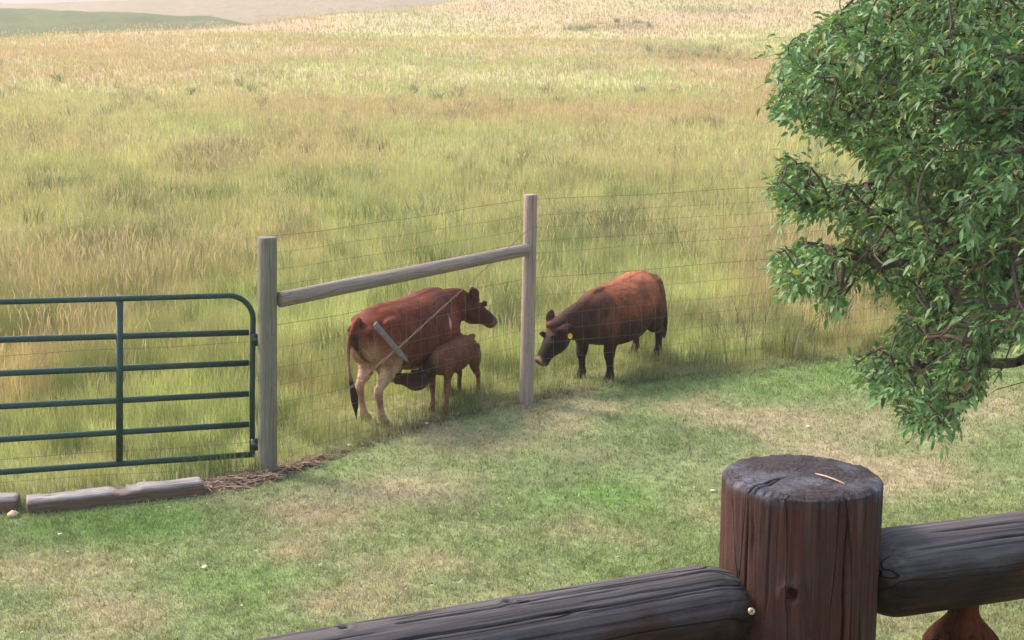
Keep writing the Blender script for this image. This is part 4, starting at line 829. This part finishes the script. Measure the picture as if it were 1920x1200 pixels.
def tree():
    root = empty('broadleaf_tree', tuple(TB), 0, 'leafy green tree with drooping boughs in front of the fence at the right', 'tree')
    rr = np.random.default_rng(21)
    # candidate twig tips through the crown volume
    A = []
    n = 60000; c = np.array([3.75, 7.1, 2.5]); q = rr.normal(size=(n, 3)); q /= np.linalg.norm(q, axis=1)[:, None]; rad = rr.random(n) ** (1 / 2.4)
    P = c + q * rad[:, None] * np.array([2.75, 2.3, 3.6]); P[:, 0] += 0.0
    P = P[P[:, 2] > 0.9]
    px, py, d = project(P); vis = (px < 1985) & (py > -55); ok = ~vis | (in_poly(px, py) & (edge_dist(px, py) > rr.uniform(0, 16, len(px))))
    P = P[ok & (d > 4.2)]
    # bias: more density low-left lobes
    keep = []; cell = {}
    for p in P:
        k = tuple((p // 0.185).astype(int))
        if k in cell: continue
        cell[k] = 1; keep.append(p)
    P = np.array(keep)
    px, py, d = project(P); vis = (px < 1985) & (py > -55)
    P = np.concatenate([P[vis], P[~vis][::3]])
    # extra tips that hang low at the left and below (near the picture's lobes)
    ex = []
    g = 0
    while len(ex) < 360:
        x, y = rr.uniform(1440, 1960), rr.uniform(-30, 805)
        if in_poly(np.array([x]), np.array([y]))[0] and edge_dist(np.array([x]), np.array([y]))[0] > 15:
            dd = rr.uniform(5.9, 7.3) - 0.0006 * (x - 1440); ex.append(np.array(atD(x, y, dd)))
    while len(ex) < 500:
        k_ = len(ex) % 3; x, y = (rr.uniform(1440, 1560), rr.uniform(20, 590)) if k_ == 0 else ((rr.uniform(1590, 1860), rr.uniform(590, 812)) if k_ == 1 else (rr.uniform(1440, 1700), rr.uniform(10, 720)))
        if in_poly(np.array([x]), np.array([y]))[0] and 4 < edge_dist(np.array([x]), np.array([y]))[0] < 22: ex.append(np.array(atD(x, y, rr.uniform(6.1, 7.1))))
    P = np.concatenate([P, np.array(ex)])
    # skeleton
    T0 = np.array(TB)
    trunk = [T0 + np.array([0, 0, -.2]), T0 + np.array([.02, 0, .5]), T0 + np.array([-.05, .03, 1.1]), T0 + np.array([-.02, -.02, 1.8]), T0 + np.array([.05, .05, 2.8]), T0 + np.array([.0, .0, 3.8]), T0 + np.array([.03, .02, 4.8]), T0 + np.array([.0, .0, 5.6])]
    nodes = [np.array(p) for p in trunk]; par = [-1] + list(range(len(trunk) - 1))
    def chain(start, pts):
        p = start
        for q in pts: nodes.append(np.array(q, float)); par.append(p); p = len(nodes) - 1
        return p
    # main boughs toward the viewer's left, drooping at the ends
    for st, tgt, dz in ((2, atD(1800, 700, 6.7), .25), (2, atD(1600, 520, 6.6), .5), (3, atD(1560, 370, 6.5), .45), (3, atD(1580, 180, 6.7), .4), (3, atD(1720, 60, 6.4), .3), (2, atD(1850, 460, 6.2), .3), (3, atD(1700, 260, 7.4), .4), (2, atD(1700, 620, 7.0), .4)):
        a = nodes[st]; b = np.array(tgt); pts = []
        for t_ in np.linspace(.12, .92, 9): pts.append(a + (b - a) * t_ + np.array([rr.normal(0, .03), rr.normal(0, .04), dz * math.sin(t_ * math.pi) * 1.0]))
        chain(st, pts)
    for k in range(12):
        st = 3 + k % 4; a = nodes[st]; an = rr.uniform(-1.2, 2.2) if k % 2 else rr.uniform(-3.1, 3.1); b = a + np.array([math.cos(an) * 1.7, math.sin(an) * 1.5, .8]); chain(st, [a + (b - a) * t_ for t_ in np.linspace(.15, 1, 6)])
    order = np.argsort(np.linalg.norm((P - np.array([3.75, 7.1, 2.0])) * np.array([1, 1, .7]), axis=1)); NN = np.array(nodes)
    N = np.zeros((len(nodes) + len(P) * 2, 3)); N[:len(nodes)] = NN; cnt = len(nodes); tips = []
    ctr = np.array([3.75, 7.1, 2.0])
    for i in order:
        p = P[i]; d = np.linalg.norm(N[:cnt] - p, axis=1) + 0.25 * np.maximum(0, np.linalg.norm(N[:cnt] - ctr, axis=1) - np.linalg.norm(p - ctr)); j = int(np.argmin(d))
        if np.linalg.norm(N[j] - p) > .22:
            m = (N[j] + p) / 2 + rr.normal(0, .02, 3) + np.array([0, 0, .02]); N[cnt] = m; par.append(j); j = cnt; cnt += 1
        N[cnt] = p; par.append(j); tips.append(cnt); cnt += 1
    N = N[:cnt]; par = np.array(par); w = np.zeros(cnt); w[tips] = 1
    for i in range(cnt - 1, 0, -1): 
        if par[i] >= 0: w[par[i]] += w[i]
    rad = 0.0028 * np.maximum(w, 1) ** 0.46; rad = np.minimum(rad, .026); rad[:8] = np.linspace(.15, .04, 8)
    mbT, mbL = MB(), MB(); mbT.tube(N[:8], rad[:8], 14)
    for i in range(8, cnt):
        j = par[i]
        mbL.tube([N[j], (N[i] + N[j]) / 2 + rr.normal(0, .008, 3), N[i]], [min(rad[j], rad[i] * 1.5), rad[i] * 1.15, rad[i]], 5, False)
    t = NT('bark'); v = t.coord('Object', (1, 1, .3)); n1 = t.noise(v, 30, 5, .7); t.bsdf(t.ramp(n1, [(.3, (.045, .032, .026)), (.7, (.14, .105, .085))]), .9, t.bump(n1, .6, .01), .2)
    mbT.build('trunk', t.m, root); mbL.build('limbs', t.m, root)
    # leaves: shoots of compound leaves around every tip
    base, dirs = [], []
    cen = np.array([3.75, 7.1, 2.4])
    for i in tips:
        p = N[i]; out = p - N[par[i]]; out /= np.linalg.norm(out) + 1e-6; rad_ = p - cen; rad_ /= np.linalg.norm(rad_)
        for k in range(rr.integers(3, 13)):
            d = out * .5 + rad_ * .5 + rr.normal(0, .75, 3) + np.array([0, 0, .0]); d /= np.linalg.norm(d)
            base.append(p - out * rr.uniform(0, .12) + rr.normal(0, .025, 3)); dirs.append(d)
    base, dirs = np.array(base), np.array(dirs); tipw = base + dirs * .09; px, py, d = project(tipw); vis = (px < 1985) & (py > -55)
    gapn = fbm(base[:, 0] * 3.2 + base[:, 1] * 1.7 + 97, base[:, 2] * 3.2 + 61, 2) * np.where(px < 1540, .86, 1.0)
    keep_ = (~vis | in_poly(px, py) | (rr.random(len(px)) < .16)) & (gapn < .54)
    base, dirs = base[keep_], dirs[keep_]; n = len(base)
    LV, LT_, LC = [], [], []; off_ = 0
    shade = rr.random(n)
    pet = .035 + .025 * rr.random(n)
    droop = np.array([0, 0, -1.0])
    for (along, sidef, sc) in ((1.9, 0, 1.0), (1.25, 1, .85), (1.25, -1, .85), (.75, 1, .72), (.75, -1, .72)):
        s = np.cross(dirs, droop); s /= np.linalg.norm(s, axis=1)[:, None] + 1e-6
        b = base + dirs * (pet * along)[:, None] + droop * (pet * along * .18 * along)[:, None]
        dl = dirs * (1 if sidef == 0 else .55) + s * sidef * .75 + droop * (.05 + .55 * rr.random(n))[:, None] + rr.normal(0, .32, (n, 3)); dl /= np.linalg.norm(dl, axis=1)[:, None]
        nrm = np.cross(dl, np.cross(dirs, droop) + rr.normal(0, .35, (n, 3)) if sidef == 0 else dirs + rr.normal(0, .5, (n, 3))); nrm /= np.linalg.norm(nrm, axis=1)[:, None] + 1e-6
        nrm = np.where(nrm[:, 2:3] < 0, -nrm, nrm); wv = np.cross(dl, nrm); L = (.030 + .036 * rr.random(n)) * sc; Wd = L * (.165 + .07 * rr.random(n))
        Lc, Wc = L[:, None], Wd[:, None]; fold = nrm * Wc * .35; cv = droop * Lc * .16
        V = np.stack([b, b + dl * Lc * .38 + wv * Wc + fold, b + dl * Lc * .40, b + dl * Lc * .38 - wv * Wc + fold, b + dl * Lc * .72 + wv * Wc * .7 + fold * .7 + cv * .4, b + dl * Lc * .74 + cv * .5, b + dl * Lc * .72 - wv * Wc * .7 + fold * .7 + cv * .4, b + dl * Lc + cv], 1).reshape(-1, 3)
        k = np.arange(n)[:, None] * 8 + off_
        for f_ in ((0, 2, 1), (0, 3, 2), (1, 2, 5), (1, 5, 4), (2, 3, 6), (2, 6, 5), (4, 5, 7), (5, 6, 7)): LT_.append(k + np.array([f_]))
        hue = rr.random(n)[:, None]; c = np.array([.080, .180, .070]) * (1 - hue) + np.array([.175, .290, .115]) * hue; c = c * (.75 + .5 * shade)[:, None]
        yl = (rr.random(n) < .08)[:, None]; c = np.where(yl, np.array([.26, .30, .09]), c); br = (rr.random(n) < .012)[:, None]; c = np.where(br, np.array([.20, .13, .06]), c)
        LV.append(V); LC.append(np.repeat(c, 8, 0)); off_ += len(V)
    # shared leaf stalks
    V = np.concatenate(LV) - np.array(TB); Ft = np.concatenate(LT_); np_mesh('crown', V, None, np.concatenate(LC), leafy('tree_leaves', .28, .52, .35), root, False, Ft)
    mp = MB(); e = base + dirs * (pet * 1.9)[:, None] + droop * (pet * .65)[:, None]; s = rr.normal(0, 1, (n, 3)); s /= np.linalg.norm(s, axis=1)[:, None]; s *= .0013
    V = np.stack([base - s, base + s, e + s * .6, e - s * .6], 1).reshape(-1, 3); mp.add(V, np.arange(n)[:, None] * 4 + np.array([[0, 1, 2, 3]]))
    t = NT('leaf_stalk'); t.bsdf((.14, .16, .07), .7); mp.build('leaf_stalks', t.m, root)
    # bare hanging twigs low at the right
    for (pts, r0) in (([(1990, 640), (1930, 668), (1880, 690), (1845, 715)], .004), ([(1990, 690), (1925, 715), (1870, 730), (1850, 742)], .003), ([(1960, 560), (1905, 620), (1880, 690), (1862, 720)], .005), ([(1990, 420), (1900, 440), (1858, 465), (1850, 500)], .014), ([(1990, 200), (1930, 190), (1885, 235), (1868, 260)], .006), ([(1930, 190), (1900, 215), (1845, 232)], .004)):
        mb = MB(); mb.tube([np.array(atD(x, y, 6.15 + .1 * i)) for i, (x, y) in enumerate(pts)], [r0 * (1 - .2 * i) for i in range(len(pts))], 6); mb.build('twig', bpy.data.materials['bark'], root)
    
tree()

# ------------------------------------------------------------------ deck railing in the foreground
BRN, BRN2, DK = (0.035, 0.011, 0.008), (0.085, 0.026, 0.017), (0.020, 0.013, 0.013)
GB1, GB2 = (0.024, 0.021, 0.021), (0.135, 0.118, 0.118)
rail_c = empty('log_railing', (0.37, 1.72, 1.4), 0, 'dark stained round log railing with a cracked corner post in the foreground', 'railing')
pc = atD(1503, 897, 1.765); bot = Vector((pc.x - .006, pc.y, -.05))
# post material: stained sides, weathered end grain
t = NT('stained_log_post'); v = t.coord('Object', (1.5, 45, 45)); v2 = t.coord('Object', (1.3, 20, 20)); vo = t.coord('Object'); sx = t.n('ShaderNodeSeparateXYZ'); t.l(vo, sx.inputs[0])
PL = (pc - bot).length
n1 = t.noise(v, 1, 6, .7); n2 = t.noise(v2, 1, 2, .5, .1); n3 = t.noise(vo, 14, 5, .7); n4 = t.noise(vo, 50, 5, .7)
c = t.mix(t.ramp(n1, [(.3, (0, 0, 0)), (.7, (1, 1, 1))]), BRN, BRN2)
c = t.mix(t.ramp(n3, [(.42, (0, 0, 0)), (.62, (.7,) * 3)]), c, (.045, .030, .028))
c = t.mix(t.ramp(n2, [(.58, (0, 0, 0)), (.66, (.55,) * 3)]), c, (.13, .085, .07))
ln = t.math('ABSOLUTE', t.math('SUBTRACT', n2, .5)); cr_ = t.ramp(ln, [(0, (1, 1, 1)), (.008, (0, 0, 0))]); c = t.mix(t.math('MULTIPLY', cr_, .9), c, (.008, .006, .006))
# end grain
rr_ = t.math('SQRT', t.math('ADD', t.math('POWER', sx.outputs[1], 2.0), t.math('POWER', sx.outputs[2], 2.0)))
rings_ = t.math('SINE', t.math('ADD', t.math('MULTIPLY', rr_, 900.0), t.math('MULTIPLY', n3, 14.0)))
eg = t.mix(t.ramp(t.math('MULTIPLY', t.math('ADD', rings_, 1.0), .5), [(0, (.025, .020, .021)), (1, (.060, .050, .052))]), (.10, .10, .115), (.0, .0, .0)) if False else t.mix(t.math('MULTIPLY', t.math('ADD', rings_, 1.0), .5), (.022, .016, .017), (.050, .038, .040))
eg = t.mix(t.ramp(t.noise(vo, 9, 3, .6), [(.5, (0, 0, 0)), (.62, (.9,) * 3)]), eg, (.115, .115, .14)); eg = t.mix(t.ramp(n4, [(.4, (0, 0, 0)), (.7, (.6,) * 3)]), eg, (.03, .022, .024))
mr = t.n('ShaderNodeMapRange'); mr.inputs[1].default_value = PL - .012; mr.inputs[2].default_value = PL + .002; t.l(t.math('ADD', sx.outputs[0], t.math('MULTIPLY', t.math('SUBTRACT', n3, .5), .05)), mr.inputs[0])
c = t.mix(mr.outputs[0], c, eg)
n5 = t.noise(t.coord('Object', (6, 170, 170)), 1, 5, .75); c = t.mix(1.0, c, t.ramp(n5, [(.32, (.45,) * 3), (.68, (1.5,) * 3)]), 'MULTIPLY'); h = t.math('ADD', t.math('MULTIPLY', n5, .9), t.math('MULTIPLY', n4, .6)); t.bsdf(c, .75, t.bump(t.math('SUBTRACT', h, t.math('MULTIPLY', cr_, 1.2)), 1.0, .004), .25); m_lp = t.m
# post local frame: x up; y = up x ax..., find angle facing camera
def ang(fx):           # fraction across the visible face (-1 left .. 1 right) -> polar angle in the log's frame
    ax = (pc - bot).normalized(); yv = Vector((0, -1, 0)).cross(ax).normalized(); zv = ax.cross(yv)
    tocam = Vector((-pc.x, -pc.y, 0)).normalized(); right = Vector((-tocam.y, tocam.x, 0)); right = right if right.x > 0 else -right
    d = right * fx + tocam * math.sqrt(max(0, 1 - fx * fx)); return math.atan2(d.dot(zv), d.dot(yv)) % (2 * math.pi)
def fx(cx): return (cx - 664) / 446
H0 = lambda m: 1 - m / PL
gr = [(ang(fx(387)), H0(.20), 1.0, .010, .012), (ang(fx(418)), H0(.09), 1.0, .010, .009), (ang(fx(467)), H0(.07), 1.0, .008, .006), (ang(fx(510)), H0(.16), 1.0, .007, .006), (ang(fx(915)), 0, 1.0, .018, .011), (ang(fx(550)), H0(.03), 1.0, .007, .005), (ang(fx(690)), H0(.03), 1.0, .007, .005), (ang(fx(300)), H0(.05), 1.0, .008, .004), (ang(fx(1000)), H0(.06), 1.0, .01, .005), (ang(fx(620)), H0(.05), H0(.01), .006, .003)]
kn = [(ang(fx(637)), H0(.118), .0085, .010)]
po = log_mesh('corner_post', bot, pc, lambda s: .1005 + .002 * (1 - s), m_lp, rail_c, seg=420, nl=1200 // 2, seed=31, rough=.012, grooves=gr, knots=kn, dome=.004, round_ends=.005)
def hip(L, e0, e1, R, r_end=.030, n_end=.10):
    def f(s):
        x = s * L; v = R
        if e1: v = min(v, r_end + (R - r_end) * math.sin(min(1, (L - x) / n_end) * math.pi / 2) ** .8)
        if e0: v = min(v, r_end + (R - r_end) * math.sin(min(1, x / n_end) * math.pi / 2) ** .8)
        return v
    return f
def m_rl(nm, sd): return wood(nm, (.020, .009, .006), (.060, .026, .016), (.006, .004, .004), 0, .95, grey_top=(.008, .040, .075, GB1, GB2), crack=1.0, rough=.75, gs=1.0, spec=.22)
_fr = np.random.default_rng(3)
FINE = tuple((float(a_), float(q_), float(q_ + w_), .013, .0022) for a_, q_, w_ in zip(_fr.uniform(.3, 3.0, 26), _fr.uniform(.0, .8, 26), _fr.uniform(.12, .4, 26)))
la, lb = atD(300, 1335, 1.475), atD(1400, 1132, 1.765); Lr = (lb - la).length
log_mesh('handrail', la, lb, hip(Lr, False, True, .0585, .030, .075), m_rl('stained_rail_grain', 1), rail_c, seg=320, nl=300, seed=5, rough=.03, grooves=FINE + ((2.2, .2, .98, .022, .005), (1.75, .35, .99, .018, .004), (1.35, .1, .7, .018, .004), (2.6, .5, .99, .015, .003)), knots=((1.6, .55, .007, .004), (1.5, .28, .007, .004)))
ra, rb = atD(1632, 1078, 1.785), atD(2300, 990, 1.99); Lr = (rb - ra).length
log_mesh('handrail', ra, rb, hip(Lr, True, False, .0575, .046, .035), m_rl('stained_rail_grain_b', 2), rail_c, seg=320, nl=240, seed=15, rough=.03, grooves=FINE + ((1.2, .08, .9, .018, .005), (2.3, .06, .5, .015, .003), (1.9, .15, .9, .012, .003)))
t = wood('orange_stained_baluster', (.060, .016, .006), (.12, .034, .011), (.022, .010, .006), 0, .8, crack=.8, rough=.85, gs=1, spec=.12)
b0 = atD(1808, 1135, 1.83); b1 = Vector((b0.x, b0.y, 1.5))
log_mesh('baluster', b0 + Vector((0, 0, .02)), b1, lambda s: .019 + .032 * float(sstep(.03, .09, s * 1.0)) if True else 0, t, rail_c, seg=96, nl=120, seed=3, rough=.03)
for q in (700, 1130):
    b0 = atD(q, 1300, 1.64 + (q - 900) * .0003); log_mesh('baluster', Vector((b0.x, b0.y, 2.26)), Vector((b0.x, b0.y, 1.5)), lambda s: .019 + .028 * float(sstep(.08, .3, s)), t, rail_c, seg=64, nl=40, seed=q)
# lower rail out of sight keeps the balusters standing
log_mesh('lower_rail', la + Vector((0, 0, -.82)), lb + Vector((0, 0, -.82)), lambda s: .045, t, rail_c, seg=48, nl=40, seed=8)
log_mesh('lower_rail', ra + Vector((0, 0, -.82)), rb + Vector((0, 0, -.82)), lambda s: .045, t, rail_c, seg=48, nl=40, seed=9)
# splinter of fresh wood beside the split on the post top, and the screw
t = NT('fresh_wood'); n = t.noise(t.coord('Object', (1, 1, 1)), 120, 4, .7); t.bsdf(t.mix(n, (.42, .22, .14), (.62, .40, .30)), .8)
mb = MB(); a = atD(1528, 903, 1.745); pts = [Vector(a), atD(1548, 907, 1.737), atD(1566, 912, 1.727), atD(1584, 919, 1.712)]
for i_, p in enumerate(pts): p.z = pc.z + .0125 - .004 * i_ / 3
mb.tube(pts, [.0006, .0017, .0013, .0018], 5, True, flat=.7); mb.build('splinter', t.m, rail_c)
t = NT('brass_screw'); t.bsdf((.45, .38, .26), .4, metal=.9); mb = MB(); p = atD(1409, 1146, 1.680); dn = (Vector((0, 0, 3)) - p).normalized()
mb.tube([p - dn * .012, p, p + dn * .001], [.0045, .0045, .0035], 14); mb.build('screw_head', t.m, rail_c)
t = NT('screw_slot'); t.bsdf((.02, .02, .02), .6); mb = MB(); xr = Vector((0, 0, 1)).cross(dn).normalized(); yr = dn.cross(xr)
for a1 in (.6, 2.17):
    dv = xr * math.cos(a1) + yr * math.sin(a1); mb.tube([p + dn * .0012 - dv * .003, p + dn * .0012 + dv * .003], .0006, 4)
mb.build('screw_slot', t.m, rail_c)

# ------------------------------------------------------------------ hazy evening air
mb = MB(); mb.box((0, 340, 82), (760, 470, 100)); t = NT('hazy_air'); vol = t.n('ShaderNodeVolumePrincipled'); vol.inputs['Color'].default_value = (.95, .87, .80, 1); vol.inputs['Density'].default_value = .0017; vol.inputs['Anisotropy'].default_value = .3
t.l(vol.outputs[0], t.out.inputs['Volume']); tag(mb.build('haze', t.m, None, False), kind='stuff')
